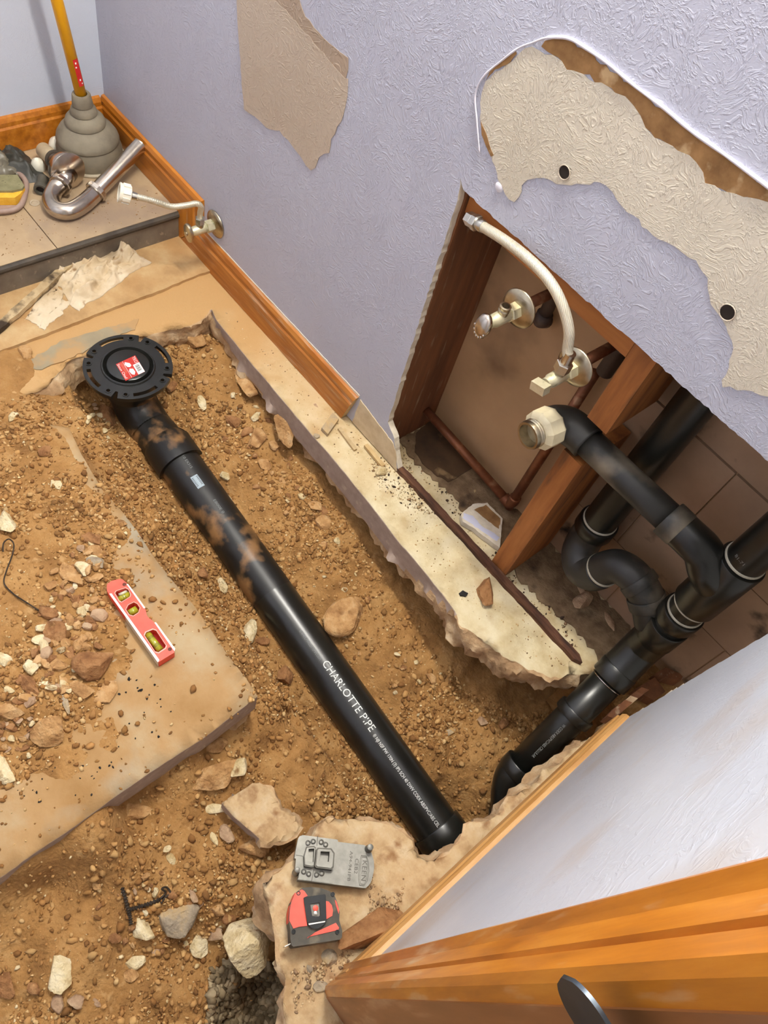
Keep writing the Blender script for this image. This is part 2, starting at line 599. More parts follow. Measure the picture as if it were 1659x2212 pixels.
def ragged(pts, step, amp, seed=0, closed=True):
    """resample a polygon and push the points about so that the edge looks broken"""
    rr = np.random.RandomState(seed)
    out = []
    m = len(pts)
    for i in range(m if closed else m - 1):
        a = np.asarray(pts[i], float)
        b = np.asarray(pts[(i + 1) % m], float)
        L = np.linalg.norm(b - a)
        k = max(1, int(L / step))
        t = (b - a) / max(L, 1e-9)
        nrm = np.array([-t[1], t[0]])
        for j in range(k):
            p = a + (b - a) * j / k
            if j > 0:
                p = p + nrm * amp * (rr.rand() - 0.5) * 2 + t * step * 0.3 * (rr.rand() - 0.5)
            out.append(tuple(p))
    if not closed:
        out.append(tuple(pts[-1]))
    return out


def text2d(s, size=1.0):
    cu = bpy.data.curves.new('tmp_text', 'FONT')
    cu.body = s
    cu.size = size
    cu.resolution_u = 3
    o = bpy.data.objects.new('tmp_text', cu)
    COL.objects.link(o)
    dg = bpy.context.evaluated_depsgraph_get()
    me = bpy.data.meshes.new_from_object(o.evaluated_get(dg))
    v = [(p.co.x, p.co.y) for p in me.vertices]
    f = [tuple(p.vertices) for p in me.polygons]
    bpy.data.objects.remove(o)
    bpy.data.curves.remove(cu)
    bpy.data.meshes.remove(me)
    if v:
        x0 = min(p[0] for p in v)
        v = [(p[0] - x0, p[1]) for p in v]
    return v, f


def text_on(mb, s, fmap, height, length=None, mi=0):
    """fmap(u along the reading direction, v towards the letter tops) -> 3D; height = cap height"""
    v, f = text2d(s)
    if not v:
        return mb
    w = max(p[0] for p in v)
    hh = max(p[1] for p in v)
    sx = (length / w) if length else height / hh
    sy = height / hh
    mb.add([fmap(p[0] * sx, p[1] * sy) for p in v], f, mi)
    return mb


def inpoly(x, y, poly):
    x = np.asarray(x, float)
    y = np.asarray(y, float)
    r = np.zeros(x.shape, bool)
    n = len(poly)
    for i in range(n):
        x0, y0 = poly[i]
        x1, y1 = poly[(i + 1) % n]
        c = ((y0 > y) != (y1 > y)) & (x < (x1 - x0) * (y - y0) / ((y1 - y0) if abs(y1 - y0) > 1e-12 else 1e-12) + x0)
        r ^= c
    return r

# ================================================================== STRUCTURE
XF = 0.0        # far wall
XN = 1.772      # near wall with the door opening
YL = -1.75      # left wall (out of view)
ZC = 2.44
HOLE_L, HOLE_T = 1.07, 0.627

# ---- slabs of the broken floor -----------------------------------------------------------
from mathutils.geometry import delaunay_2d_cdt


def slab(name, pts, thick, mats, seed, step=0.008, relief=0.0015, inset=0.03, drop=0.004, ztop=0.0, grid=0.03):
    """pts: (x, y, saw) with saw = depth of clean saw cut starting at that point (0 = broken edge, -1 = hidden)"""
    rr = np.random.RandomState(seed)
    P = []
    n = len(pts)
    for i in range(n):
        a = np.array(pts[i][:2])
        b = np.array(pts[(i + 1) % n][:2])
        sa, sb = pts[i][2], pts[(i + 1) % n][2]
        L = np.linalg.norm(b - a)
        st = step if (sa >= 0 and sb >= 0) else 0.08
        k = max(1, int(L / st))
        for j in range(k):
            t = j / k
            P.append((a + (b - a) * t, sa + (sb - sa) * t if min(sa, sb) >= 0 else -1))
    m = len(P)
    area = sum(P[i][0][0] * P[(i + 1) % m][0][1] - P[(i + 1) % m][0][0] * P[i][0][1] for i in range(m))
    sg = 1.0 if area > 0 else -1.0
    nrm = []
    for i in range(m):
        t = P[(i + 1) % m][0] - P[i - 1][0]
        t = t / max(np.linalg.norm(t), 1e-9)
        nrm.append(np.array([t[1], -t[0]]) * sg)
    levels = [0.0, 0.004, 0.014, 0.026, 0.038, 0.05, 0.062, 0.075, thick]
    arc = np.arange(m) * step
    ringv = []
    top = []
    for li, d in enumerate(levels):
        for i in range(m):
            p, s = P[i]
            off = 0.0
            dz = 0.0
            if s >= 0:
                r = 0.022 * fbm(arc[i] * 26 + seed * 3.7, d * 30 + seed, 4) + 0.010 * vnoise(arc[i] * 160, d * 120 + seed)
                if d <= s + 1e-6 and s > 0.002:
                    off = 0.0035 * fbm(arc[i] * 14 + seed, 3.3, 3) + (0.0012 * vnoise(arc[i] * 120, 1.7) if d == 0 else 0)
                else:
                    off = r + 0.012 * min(1.0, (d - max(s, 0)) / 0.03) * (0.5 + fbm(arc[i] * 9 + 3, seed * 1.1, 2))
                    if d == 0:
                        off = 0.5 * r
                        dz = -drop * abs(fbm(arc[i] * 40, seed, 2)) * 2
                if d >= 0.075:
                    off -= inset * (0.4 + 0.6 * abs(fbm(arc[i] * 12, seed + 9.0, 2)) * 2)
            q = p + nrm[i] * off
            ringv.append((q[0], q[1], ztop - d + dz))
            if li == 0:
                top.append((q[0], q[1]))
    mb = MB()
    fs = []
    mi = []
    for li in range(len(levels) - 1):
        for i in range(m):
            j = (i + 1) % m
            fs.append((li * m + i, li * m + j, (li + 1) * m + j, (li + 1) * m + i))
            s = min(P[i][1], P[j][1])
            mi.append(1 if (s > 0.002 and levels[li + 1] <= s + 0.008) else 2)
    mb.add(ringv, [])
    mb.f += fs
    mb.m += mi
    # top
    xs = [p[0] for p in top]
    ys = [p[1] for p in top]
    gx = np.arange(min(xs), max(xs), grid)
    gy = np.arange(min(ys), max(ys), grid)
    GX, GY = np.meshgrid(gx, gy)
    GX = (GX + (rr.rand(*GX.shape) - 0.5) * grid * 0.5).ravel()
    GY = (GY + (rr.rand(*GY.shape) - 0.5) * grid * 0.5).ravel()
    ins = inpoly(GX, GY, top)
    inner = [(x, y) for x, y, k in zip(GX, GY, ins) if k]
    allp = [Vector(p) for p in top] + [Vector(p) for p in inner]
    edges = [(i, (i + 1) % m) for i in range(m)]
    vo, eo, fo, ov, oe, of = delaunay_2d_cdt(allp, edges, [], 1, 1e-7)
    zt = [ringv[i][2] for i in range(m)]
    tv = []
    for k, v in enumerate(vo):
        src = ov[k]
        if src and src[0] < m:
            z = zt[src[0]]
        else:
            z = ztop + relief * 2 * fbm(np.array(v.x * 30.0), np.array(v.y * 30.0), 3)
        tv.append((v.x, v.y, float(z)))
    mb.add(tv, [tuple(f) for f in fo], 0)
    o = mb.build(name, mats, smooth=True, weld=True)
    return o, top


def P0(px, saw):
    return [(float(a), float(b), saw) for a, b in xy(px)]


back_rim = P0([(-420, 960), (-160, 900), (20, 862), (106, 838), (138, 800), (159, 780), (200, 764), (260, 742), (327, 722), (365, 713), (388, 716), (408, 702), (424, 690), (446, 674)], 0.0)
cut = []
for i, (p, s) in enumerate((((458, 667), 0.006), ((467, 689), .02), ((491, 720), .034), ((529, 765), .045), ((562, 806), .052), ((590, 841), .058), ((620, 874), .062),
                            ((646, 907), .064), ((688, 955), .066), ((711, 982), .068), ((749, 1028), .07), ((792, 1081), .07), ((832, 1132), .066), ((868, 1180), .06),
                            ((901, 1218), .05), ((931, 1253), .036), ((960, 1289), .02), ((984, 1319), .004))):
    cut += P0([p], s)
rough_near = P0([(1000, 1352), (1046, 1390), (1103, 1430), (1172, 1449), (1235, 1463), (1275, 1458)], 0.0)
polyA = back_rim + cut + rough_near + [(1.685, 0.03, 0.0), (1.70, 0.20, -1), (-0.08, 0.20, -1), (-0.08, YL - 0.1, -1), (0.2, YL - 0.1, -1)]
slabA, topA = slab('floor', polyA, 0.095, [CONCW, SAWN, BROKEN], 3, relief=0.0016)
struct(slabA, 'dusty concrete floor slab along the lavender wall with a saw-cut edge')

right_edge = P0([(150, 925), (162, 952), (176, 983), (199, 1022), (225, 1061), (250, 1089), (279, 1126), (307, 1163), (348, 1224), (415, 1305), (473, 1383), (533, 1469), (555, 1504)], 0.085)
low_edge = P0([(434, 1598), (318, 1670), (219, 1745), (107, 1821), (0, 1896), (-160, 2004), (-420, 2180)], 0.085)
polyB = right_edge + low_edge + [(1.30, YL - 0.1, -1), (0.62, YL - 0.1, -1)] + P0([(-260, 930), (20, 905)], 0.0)
slabB, topB = slab('floor', polyB, 0.095, [CONCB, SAWN, BROKEN], 5, relief=0.0012, inset=0.012)
struct(slabB, 'clay-smeared block of concrete floor with two sawn edges')

rimC = P0([(1345, 1548), (1295, 1588), (1255, 1598), (1205, 1640), (1172, 1662), (1150, 1692), (1122, 1702), (1085, 1762), (1050, 1768), (1012, 1788), (1003, 1815), (985, 1830),
           (962, 1852), (938, 1852), (910, 1845), (893, 1815), (868, 1800), (845, 1786), (800, 1774), (745, 1768), (700, 1770), (680, 1780), (672, 1802), (640, 1846), (600, 1882),
           (566, 1906), (562, 1932), (582, 1972), (606, 2012), (613, 2050), (610, 2086), (622, 2130), (611, 2165), (620, 2214), (640, 2280)], 0.0)
polyC = rimC + [(1.93, -0.95, -1), (1.95, 0.02, -1), (1.80, 0.02, -1)]
slabC, topC = slab('floor', polyC, 0.095, [CONCC, SAWN, BROKEN], 9, relief=0.004, grid=0.012, drop=0.006)
struct(slabC, 'ragged leftover of concrete floor under the near wall')

# ---- excavated dirt ----------------------------------------------------------------------
ctrl = [(30, 1100, .010), (100, 1300, .016), (150, 1450, .016), (60, 1500, .016), (60, 1250, .010), (20, 1650, .004), (150, 1640, .002), (120, 1180, .006), (190, 1220, .007), (220, 1380, .005),
        (250, 1250, .0015), (300, 1200, -.010), (230, 1600, .0), (330, 1480, -.012), (450, 1450, -.02), (200, 1760, -.004), (50, 1850, -.006), (380, 1380, -.015), (400, 1560, -.02), (260, 1430, .001), (60, 1740, -.003),
        (50, 900, .008), (100, 960, .006), (20, 790, .008), (140, 980, .002), (60, 720, -.002), (140, 720, -.012), (250, 690, -.02), (100, 1050, .005), (190, 1080, .003), (0, 660, -.004), (220, 1120, .001),
        (175, 900, -.012), (200, 940, -.030), (215, 990, -.045), (250, 1040, -.055), (300, 1110, -.065), (370, 1200, -.075), (440, 1290, -.085), (510, 1390, -.09), (580, 1490, -.09),
        (310, 1030, -.09), (400, 1200, -.115), (480, 1300, -.13), (560, 1400, -.14), (650, 1550, -.155), (760, 1700, -.18), (850, 1800, -.215),
        (430, 900, -.095), (470, 960, -.105), (520, 1030, -.115), (600, 1150, -.13), (700, 1300, -.148), (800, 1450, -.168), (900, 1600, -.19), (980, 1720, -.225),
        (350, 740, -.05), (420, 745, -.055), (470, 800, -.075), (560, 900, -.1), (650, 1010, -.12), (720, 1110, -.128), (800, 1220, -.145), (880, 1330, -.165), (960, 1420, -.18), (1050, 1480, -.2), (1150, 1520, -.22), (1260, 1540, -.24),
        (1100, 1640, -.215), (1040, 1600, -.2), (1180, 1680, -.23), (1000, 1800, -.26), (920, 1850, -.27),
        (240, 900, -.075), (190, 850, -.035), (300, 730, -.05), (280, 820, -.10), (300, 900, -.105), (330, 950, -.10), (380, 830, -.08), (230, 800, -.06),
        (100, 1935, -.10), (300, 1760, -.10), (470, 1610, -.10), (560, 1560, -.10), (600, 1620, -.13), (620, 1720, -.14), (420, 1880, -.11), (200, 2000, -.1), (50, 2100, -.1), (300, 2150, -.125), (430, 2150, -.15), (550, 1920, -.13), (650, 1790, -.15),
        (500, 1780, -.12), (560, 1860, -.13), (30, 2210, -.11), (480, 2120, -.19), (560, 2150, -.27), (540, 2212, -.27), (600, 2100, -.27), (490, 2210, -.25), (590, 2040, -.2), (430, 2230, -.16),
        (100, 960, .012), (170, 1015, .006), (215, 1085, .006), (255, 1150, .005), (60, 1000, .012), (290, 1190, .0015), (120, 1100, .010), (200, 1160, .008), (-200, 1200, .01), (-200, 1500, .012), (-200, 1800, 0.0), (-200, 2150, -.09), (-200, 900, .006)]
under = [(700, 850, -.11), (900, 1080, -.13), (1100, 1250, -.17), (1300, 1420, -.24), (800, 1900, -.26), (1000, 1850, -.27), (700, 2000, -.25), (1200, 1680, -.26), (150, 600, -.12), (400, 640, -.12), (900, 2050, -.26), (640, 2180, -.26)]
cp = []
for a, b, z in ctrl + under:
    q = wz(a, b, z)
    cp.append((q[0], q[1], z))
cp = np.array(cp)
DX0, DX1, DY0, DY1, DS = 0.36, 1.94, -1.72, 0.14, 0.004
gx = np.arange(DX0, DX1, DS)
gy = np.arange(DY0, DY1, DS)
GX, GY = np.meshgrid(gx, gy, indexing='ij')
num = np.zeros_like(GX)
den = np.zeros_like(GX)
for x, y, z in cp:
    w = 1.0 / ((GX - x) ** 2 + (GY - y) ** 2 + 0.0006) ** 2
    num += w * z
    den += w
DH = num / den
rel = np.clip(-DH / 0.05, 0.25, 1.0)
DH = DH + rel * (0.012 * fbm(GX * 14, GY * 14, 4) + 0.009 * np.maximum(0, fbm(GX * 45 + 3, GY * 45, 3)))
# the trench keeps clear of the pipes lying in it
def clear_along(a, b, r, left, right, slope=0.9):
    global DH
    a = np.asarray(a, float)
    b = np.asarray(b, float)
    L2 = (b - a)[:2] @ (b - a)[:2]
    t = np.clip(((GX - a[0]) * (b - a)[0] + (GY - a[1]) * (b - a)[1]) / L2, 0, 1)
    cx = a[0] + (b - a)[0] * t
    cy = a[1] + (b - a)[1] * t
    az = a[2] + (b - a)[2] * t
    dist = np.hypot(GX - cx, GY - cy)
    off = np.where(GY < cy, left, right) + 0.008 * fbm(GX * 25, GY * 25, 3)
    DH = np.minimum(DH, az + off + np.maximum(0, dist - r) * slope + np.maximum(0, dist - r - 0.045) * 2.5)


clear_along((0.63, -0.316, -0.115), (0.80, -0.311, -0.122), 0.058, -0.005, 0.0, 0.6)
clear_along((0.80, -0.311, -0.122), (1.78, -0.322, -0.228), 0.052, -0.016, 0.002, 0.55)
clear_along((1.70, 0.05, 0.02), (1.735, -0.26, -0.26), 0.045, -0.02, -0.02, 0.8)
DH = DH + 0.0022 * fbm(GX * 110, GY * 110, 3) + 0.003 * np.maximum(0, vnoise(GX * 70 + 9, GY * 70) - 0.12)


def dirt_h(x, y):
    i = min(max(int((x - DX0) / DS), 0), DH.shape[0] - 1)
    j = min(max(int((y - DY0) / DS), 0), DH.shape[1] - 1)
    return float(DH[i, j])


MASKA = inpoly(GX, GY, topA)
MASKB = inpoly(GX, GY, topB)
MASKC = inpoly(GX, GY, topC)
GH = np.where(MASKA | MASKB | MASKC, np.maximum(DH, 0.0), DH)


def ground_h(x, y):
    i = min(max(int((x - DX0) / DS), 0), GH.shape[0] - 1)
    j = min(max(int((y - DY0) / DS), 0), GH.shape[1] - 1)
    return float(GH[i, j])


def ground(px, py):
    """where the sight line meets the dirt or a slab top"""
    v = ray(px, py)
    t0, t1 = 0.9, 2.4
    prev = 0.9
    for k in range(300):
        t = t0 + (t1 - t0) * k / 299
        p = CAM + v * t
        if p[2] < 0.05 and p[2] <= ground_h(p[0], p[1]):
            return CAM + v * ((t + prev) / 2)
        prev = t
    return wz(px, py, 0.0)


nx, ny = GX.shape
idx = np.arange(nx * ny).reshape(nx, ny)
quads = np.stack([idx[:-1, :-1], idx[1:, :-1], idx[1:, 1:], idx[:-1, 1:]], -1).reshape(-1, 4)
me = bpy.data.meshes.new('dirt')
me.vertices.add(nx * ny)
me.vertices.foreach_set('co', np.stack([GX, GY, DH], -1).astype(np.float32).ravel())
me.loops.add(quads.size)
me.loops.foreach_set('vertex_index', quads.astype(np.int32).ravel())
me.polygons.add(len(quads))
me.polygons.foreach_set('loop_start', np.arange(0, quads.size, 4, dtype=np.int32))
me.polygons.foreach_set('use_smooth', np.ones(len(quads), bool))
me.update(calc_edges=True)
me.materials.append(DIRT)
dirt = bpy.data.objects.new('dirt', me)
COL.objects.link(dirt)
tag(dirt, 'brown clay dirt dug open around the black drain pipe', 'dirt')
dirt['kind'] = 'stuff'

eb_ = box(MB(), (-0.1, YL - 0.1, -0.55), (2.4, 0.4, -0.42))
box(eb_, (1.66, 0.03, -0.45), (2.35, 0.30, -0.03))
box(eb_, (1.80, -0.98, -0.45), (2.35, 0.10, -0.10))
struct(eb_.build('ground', DIRT), 'earth below the slab')
# ---- raised tile floor at the back, riser, thin underlayment ledge -------------------------
XS = 0.337
mb = box(MB(), (-0.05, YL, -0.01), (XS - 0.004, 0.0, 0.070))
tile = struct(mb.build('floor', TILE), 'raised dusty tile floor behind the step')
for k in range(6):
    y1 = -0.002 - k * 0.302
    t = box(MB(), (0.0, max(y1 - 0.30, YL), 0.070), (XS - 0.004, y1, 0.0755)).build('tile', TILE, tile)
box(MB(), (XS - 0.004, YL, 0.0), (XS, -0.001, 0.058)).build('riser_board', RISER, tile)
mb = MB()
tube(mb, [(XS - 0.002, YL, 0.0672), (XS - 0.002, -0.001, 0.0672)], 0.0075, 10)
mb.build('bullnose_edge', RISERD, tile)
led = xy([(455, 590), (430, 598), (395, 612), (330, 640), (250, 668), (170, 700), (75, 736), (-60, 786), (-300, 880)], 0.0)
led = [(XS, -0.002)] + [(a, b) for a, b in ragged(led, 0.012, 0.0012, 4, False)] + [(0.55, YL), (XS, YL)]
mb = prism(MB(), [led], fz, -0.004, 0.008)
led_o = struct(mb.build('floor', [CONC]), 'thin underlayment ledge in front of the step')

# ---- walls -------------------------------------------------------------------------------
left_edge = [(1.137, 0.004), (1.128, 0.02), (1.112, 0.045), (1.100, 0.075), (1.083, 0.088), (1.072, 0.098), (1.071, 0.20), (1.070, 0.33), (1.068, 0.47), (1.068, 0.56), (1.066, 0.615), (1.061, HOLE_T + 0.012), (1.072, HOLE_T)]
top_edge = [(1.072, HOLE_T), (1.30, HOLE_T - 0.001), (1.55, HOLE_T), (2.30, HOLE_T + 0.001)]
edge = ragged(left_edge, 0.008, 0.0016, 2, False) + ragged(top_edge, 0.007, 0.0014, 3, False)[1:]
outl = [(XF, 0.004)] + edge + [(2.30, ZC), (XF, ZC)]
mb = prism(MB(), [outl], lambda u, v, h: (u, h, v), 0.0, 0.013, 0, 1)
wall_r = struct(mb.build('wall_right', [PAINT, GYPSUM]), 'lavender textured drywall with a cut-out hole')

struct(box(MB(), (XF - 0.12, YL - 0.12, 0.0), (XF, 0.013, ZC)).build('wall_far', PAINT_LIT), 'brightly lit lavender far wall behind the plunger')
struct(box(MB(), (XF - 0.12, YL - 0.12, 0.0), (2.3, YL, ZC)).build('wall_left', PAINT_LIT))
struct(box(MB(), (XF - 0.12, YL - 0.12, ZC), (2.3, 0.013, ZC + 0.08)).build('ceiling', mat('ceiling_white', [(226, 224, 220), (232, 230, 226)], 4, 0.8)))

# near wall: drywall face with a torn edge towards the hole, door opening further to the left
ne = [(-0.655, 0.03), (-0.042, 0.03), (-0.040, 0.085), (-0.062, 0.17), (-0.085, 0.28), (-0.118, 0.43), (-0.150, 0.57), (-0.170, 0.66), (0.0, 0.665), (0.0, ZC), (-0.76, ZC)]
nl = [ne[0]] + ragged(ne[1:8], 0.012, 0.0022, 6, False) + ne[8:]
mb = prism(MB(), [nl], lambda u, v, h: (h, u, v), XN, XN + 0.013, 0, 1)
wall_n = struct(mb.build('wall_near', [PAINT_NEAR, GYPSUM]), 'lavender wall at the lower right beside the door casing')
mb = MB()
for k, (y0, z0, sy, sz) in enumerate(((-0.052, 0.10, .006, .012), (-0.056, 0.125, .007, .010), (-0.08, 0.245, .008, .014), (-0.092, 0.272, .010, .012), (-0.097, 0.30, .008, .012), (-0.108, 0.335, .008, .010), (-0.112, 0.352, .007, .010))):
    y0 += 0.011
    a = [(y0 - .02, z0 - sz), (y0 + sy, z0 - sz * .7), (y0 + sy * 1.6, z0), (y0 + sy, z0 + sz * .6), (y0 - .02, z0 + sz)]
    prism(mb, [ragged(a, 0.003, 0.001, k)], lambda u, v, h: (h, u, v), XN + 0.002, XN + 0.012)
mb.build('torn_gypsum', GYPSUM, wall_n)
struct(box(MB(), (XN + 0.013, -0.62, 0.0), (XN + 0.10, -0.19, ZC)).build('wall_near_core', STUDD))
struct(box(MB(), (XN, YL, 0.0), (XN + 0.11, -1.50, ZC)).build('wall_near_end', PAINT_NEAR))
struct(box(MB(), (XN, -1.50, 2.05), (XN + 0.11, -0.70, ZC)).build('wall_near_header', PAINT_NEAR))


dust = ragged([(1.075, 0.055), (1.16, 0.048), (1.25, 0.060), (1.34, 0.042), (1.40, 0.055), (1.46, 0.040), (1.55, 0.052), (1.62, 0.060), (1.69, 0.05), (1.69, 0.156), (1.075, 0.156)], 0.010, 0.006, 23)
mb = prism(MB(), [dust], fz, -0.001, 0.0035)  # dust layer over the back floor, the hole's shade put into its colour
mb.build('cavity_dust_shade', mat('shaded_cavity_dust', [(96, 74, 52), (128, 104, 76), (150, 126, 96)], 30, 0.95, bump=0.8, bscale=160, dist=0.003, mix2=((60, 44, 30), 14, 0.56, 0.68)), slabA)
grey = ragged(xy([(45, 792), (130, 738), (220, 712), (300, 690), (292, 714), (215, 742), (160, 772), (90, 800)], 0.0), 0.01, 0.003, 31)
prism(MB(), [grey], fz, -0.001, 0.0022).build('bare_grey_patch', mat('bare_grey_concrete', [(148, 134, 108), (160, 146, 118)], 20, 0.9, bump=0.3, mix2=((178, 142, 96), 16, 0.46, 0.58)), slabA)
# ---- baseboards --------------------------------------------------------------------------
BP = [(0.0, 0.0), (0.0135, 0.0), (0.0135, 0.058), (0.0105, 0.0625), (0.0105, 0.072), (0.0065, 0.081), (0.0, 0.083)]   # (thickness out, height)


def baseboard(name, org, run, out, up, L, m0=0.0, m1=0.0, mats=None, parent=None):
    """profile swept along run; m0 / m1 mitre slopes of the two ends"""
    org, run, out, up = (np.asarray(t, float) for t in (org, run, out, up))
    v = []
    for e, sl in ((0, m0), (1, m1)):
        for (t, h) in BP:
            v.append(org + run * (L * e + sl * h) + out * t + up * h)
    n = len(BP)
    f = [(i, (i + 1) % n, n + (i + 1) % n, n + i) for i in range(n)]
    mb = MB().add(v, f, 0)
    mb.f += [tuple(range(n)), tuple(range(2 * n - 1, n - 1, -1))]
    mb.m += [1, 1]
    return mb.build(name, mats or [WOOD, WOODEND], parent)


b0 = struct(baseboard('baseboard_far', (0, -0.0135, 0.0765), (0, -1, 0), (1, 0, 0), (0, 0, 1), 1.7), 'honey stained baseboard on the far wall')
b1 = struct(baseboard('baseboard_right', (0.0, -0.0005, 0.0765), (1, 0, 0), (0, -1, 0), (0, 0, 1), XS + 0.0005, 0.0, 1.0), 'honey stained baseboard stepping down along the lavender wall')
bv = baseboard('baseboard_drop', (XS + 0.001, -0.0005, 0.0775), (0, 0, -1), (0, -1, 0), (1, 0, 0), 0.0755, -1.0, -1.0, [WOODV, WOODEND], b1)
bl = baseboard('baseboard_lower', (XS + 0.0022, -0.0005, 0.0015), (1, 0, 0), (0, -1, 0), (0, 0, 1), 0.963 - XS - 0.0022, 1.0, 0.26, [WOODDUST, WOODEND], b1)
strip = MB()
prism(strip, [ragged([(0.42, 0.083), (0.985, 0.083), (0.985, 0.0895), (0.72, 0.0875), (0.42, 0.086)], 0.01, 0.0006, 8)], lambda u, v, h: (u, h, v), -0.0012, 0.0005)
strip.build('bare_drywall_strip', GYPSUM, wall_r)
foot = MB()
prism(foot, [ragged([(0.985, 0.004), (1.133, 0.004), (1.118, 0.040), (1.102, 0.062), (0.99, 0.082)], 0.008, 0.0012, 18)], lambda u, v, h: (u, h, v), -0.0015, 0.0005)
foot.build('bare_drywall_foot', mat('stained_bare_drywall', [(196, 172, 136), (222, 204, 170)], 30, 0.95, bump=0.3, mix2=((40, 30, 22), 30, 0.62, 0.68)), wall_r)
# near wall baseboard and the door casing with its jamb (slightly out of plumb, as in the photo)
b2 = struct(baseboard('baseboard_near', (XN, -0.045, 0.012), (0, -1, 0), (-1, 0, 0), (0, 0, 1), 0.60, 0.0, 0.0, [mat('pale_dusty_trim', [(176, 122, 62), (200, 148, 84), (214, 168, 108)], 7, 0.5, stretch=(9, 1, 9)), WOODEND]), 'thin honey baseboard on the near wall')
TILT = math.radians(2.6)
PIV = np.array([XN, -0.632, 0.08])


def tilt(p):
    d = np.asarray(p, float) - PIV
    c, s = math.cos(TILT), math.sin(TILT)
    return PIV + np.array([d[0], d[1] * c - d[2] * s, d[1] * s + d[2] * c])


# casing profile across the wall: (distance from outer edge, thickness)
CP = [(0.0, 0.0), (0.0, 0.015), (0.006, 0.0175), (0.010, 0.0145), (0.013, 0.0125), (0.026, 0.0125), (0.028, 0.0095), (0.031, 0.0125), (0.043, 0.0135), (0.047, 0.010), (0.050, 0.0)]
mb = MB()
v = []
for z in (0.0, 2.1):
    for (u, t) in CP:
        v.append(tilt((XN - t, -0.628 - u, z)))
n = len(CP)
mb.add(v, [(i, (i + 1) % n, n + (i + 1) % n, n + i) for i in range(n)])
mb.f += [tuple(range(n)), tuple(range(2 * n - 1, n - 1, -1))]
mb.m += [0, 0]
casing = struct(mb.build('trim_1', WOODV), 'profiled honey stained door casing at the lower right')
mb = MB()
vv = [tilt(p) for p in [(XN - 0.002, -0.6785, -0.02), (XN + 0.12, -0.6785, -0.02), (XN + 0.12, -0.662, -0.02), (XN - 0.002, -0.662, -0.02),
                        (XN - 0.002, -0.6785, 2.08), (XN + 0.12, -0.6785, 2.08), (XN + 0.12, -0.662, 2.08), (XN - 0.002, -0.662, 2.08)]]
mb.add(vv, [(0, 3, 2, 1), (4, 5, 6, 7), (0, 1, 5, 4), (1, 2, 6, 5), (2, 3, 7, 6), (3, 0, 4, 7)])
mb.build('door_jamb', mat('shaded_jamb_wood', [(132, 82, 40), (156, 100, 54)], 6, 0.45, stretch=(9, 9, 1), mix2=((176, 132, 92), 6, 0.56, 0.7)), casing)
mb = MB()
vv = [tilt(p) for p in [(XN + 0.042, -0.690, -0.02), (XN + 0.075, -0.690, -0.02), (XN + 0.075, -0.678, -0.02), (XN + 0.042, -0.678, -0.02),
                        (XN + 0.042, -0.690, 2.08), (XN + 0.075, -0.690, 2.08), (XN + 0.075, -0.678, 2.08), (XN + 0.042, -0.678, 2.08)]]
mb.add(vv, [(0, 3, 2, 1), (4, 5, 6, 7), (0, 1, 5, 4), (1, 2, 6, 5), (2, 3, 7, 6), (3, 0, 4, 7)])
mb.build('door_stop', WOODV, casing)

# ---- patches on the long wall (old finish showing where fixtures were removed) ---------------
def wall_patch(name, px, m, off, seed, step=0.010, amp=0.0035, th=0.0006, y=0.0):
    pts = [(wy(a, b, 0.0)[0], wy(a, b, 0.0)[2]) for a, b in px]
    mb = prism(MB(), [ragged(pts, step, amp, seed)], lambda u, v, h: (u, h, v), -off, -off + th)
    return mb.build(name, m, wall_r)


wall_patch('tank_mark', [(513, -30), (515, 60), (521, 130), (525, 200), (528, 236), (552, 252), (575, 275), (605, 282), (640, 325), (672, 368), (682, 362), (690, 340), (712, 330), (716, 300), (738, 262), (748, 225), (753, 170), (745, 168), (690, 105), (640, 45), (600, 5), (575, -30)], BEIGE2, 0.0012, 1, 0.012, 0.002)
wall_patch('tank_mark_edge', [(545, -30), (600, 12), (640, 52), (690, 112), (747, 172), (753, 150), (753, 125), (735, 112), (700, 82), (660, 35), (640, -30)], TANWALL, 0.0010, 2, 0.012, 0.002)
big = [(1085, 150), (1120, 118), (1150, 100), (1165, 108), (1195, 118), (1215, 132), (1225, 150), (1240, 152), (1262, 160), (1300, 178), (1330, 200), (1352, 208), (1370, 228), (1385, 250), (1395, 275), (1415, 297), (1440, 308), (1465, 325), (1490, 335), (1505, 350), (1520, 372), (1524, 395), (1545, 400), (1590, 418), (1640, 430), (1700, 450),
       (1800, 500), (1800, 1000), (1700, 860), (1659, 856), (1610, 842), (1578, 834), (1562, 836), (1560, 820), (1582, 765), (1582, 735), (1570, 705), (1545, 668), (1534, 640), (1530, 600), (1505, 562), (1475, 545), (1440, 522), (1400, 495), (1370, 465), (1345, 445), (1325, 415), (1310, 400), (1285, 392), (1262, 398), (1235, 400), (1215, 398), (1190, 388), (1160, 384), (1140, 388), (1128, 400), (1122, 425), (1112, 436), (1100, 430), (1085, 400), (1075, 375), (1062, 335), (1045, 300), (1040, 240), (1042, 200), (1050, 175)]
wall_patch('vanity_mark', big, BEIGE, 0.0012, 3, 0.008, 0.003)
brown = [(1170, 100), (1190, 86), (1225, 86), (1260, 105), (1310, 140), (1370, 190), (1430, 235), (1490, 285), (1550, 328), (1610, 372), (1700, 440), (1700, 470), (1640, 440), (1600, 425), (1545, 402), (1524, 398), (1520, 372), (1505, 350), (1490, 335), (1465, 325), (1440, 308), (1415, 297), (1395, 275), (1385, 250), (1370, 228), (1352, 208), (1330, 200), (1300, 178), (1262, 160), (1240, 152), (1225, 150), (1215, 132), (1195, 118)]
wall_patch('torn_paper_band', brown, PAPER, 0.0008, 4, 0.007, 0.003)
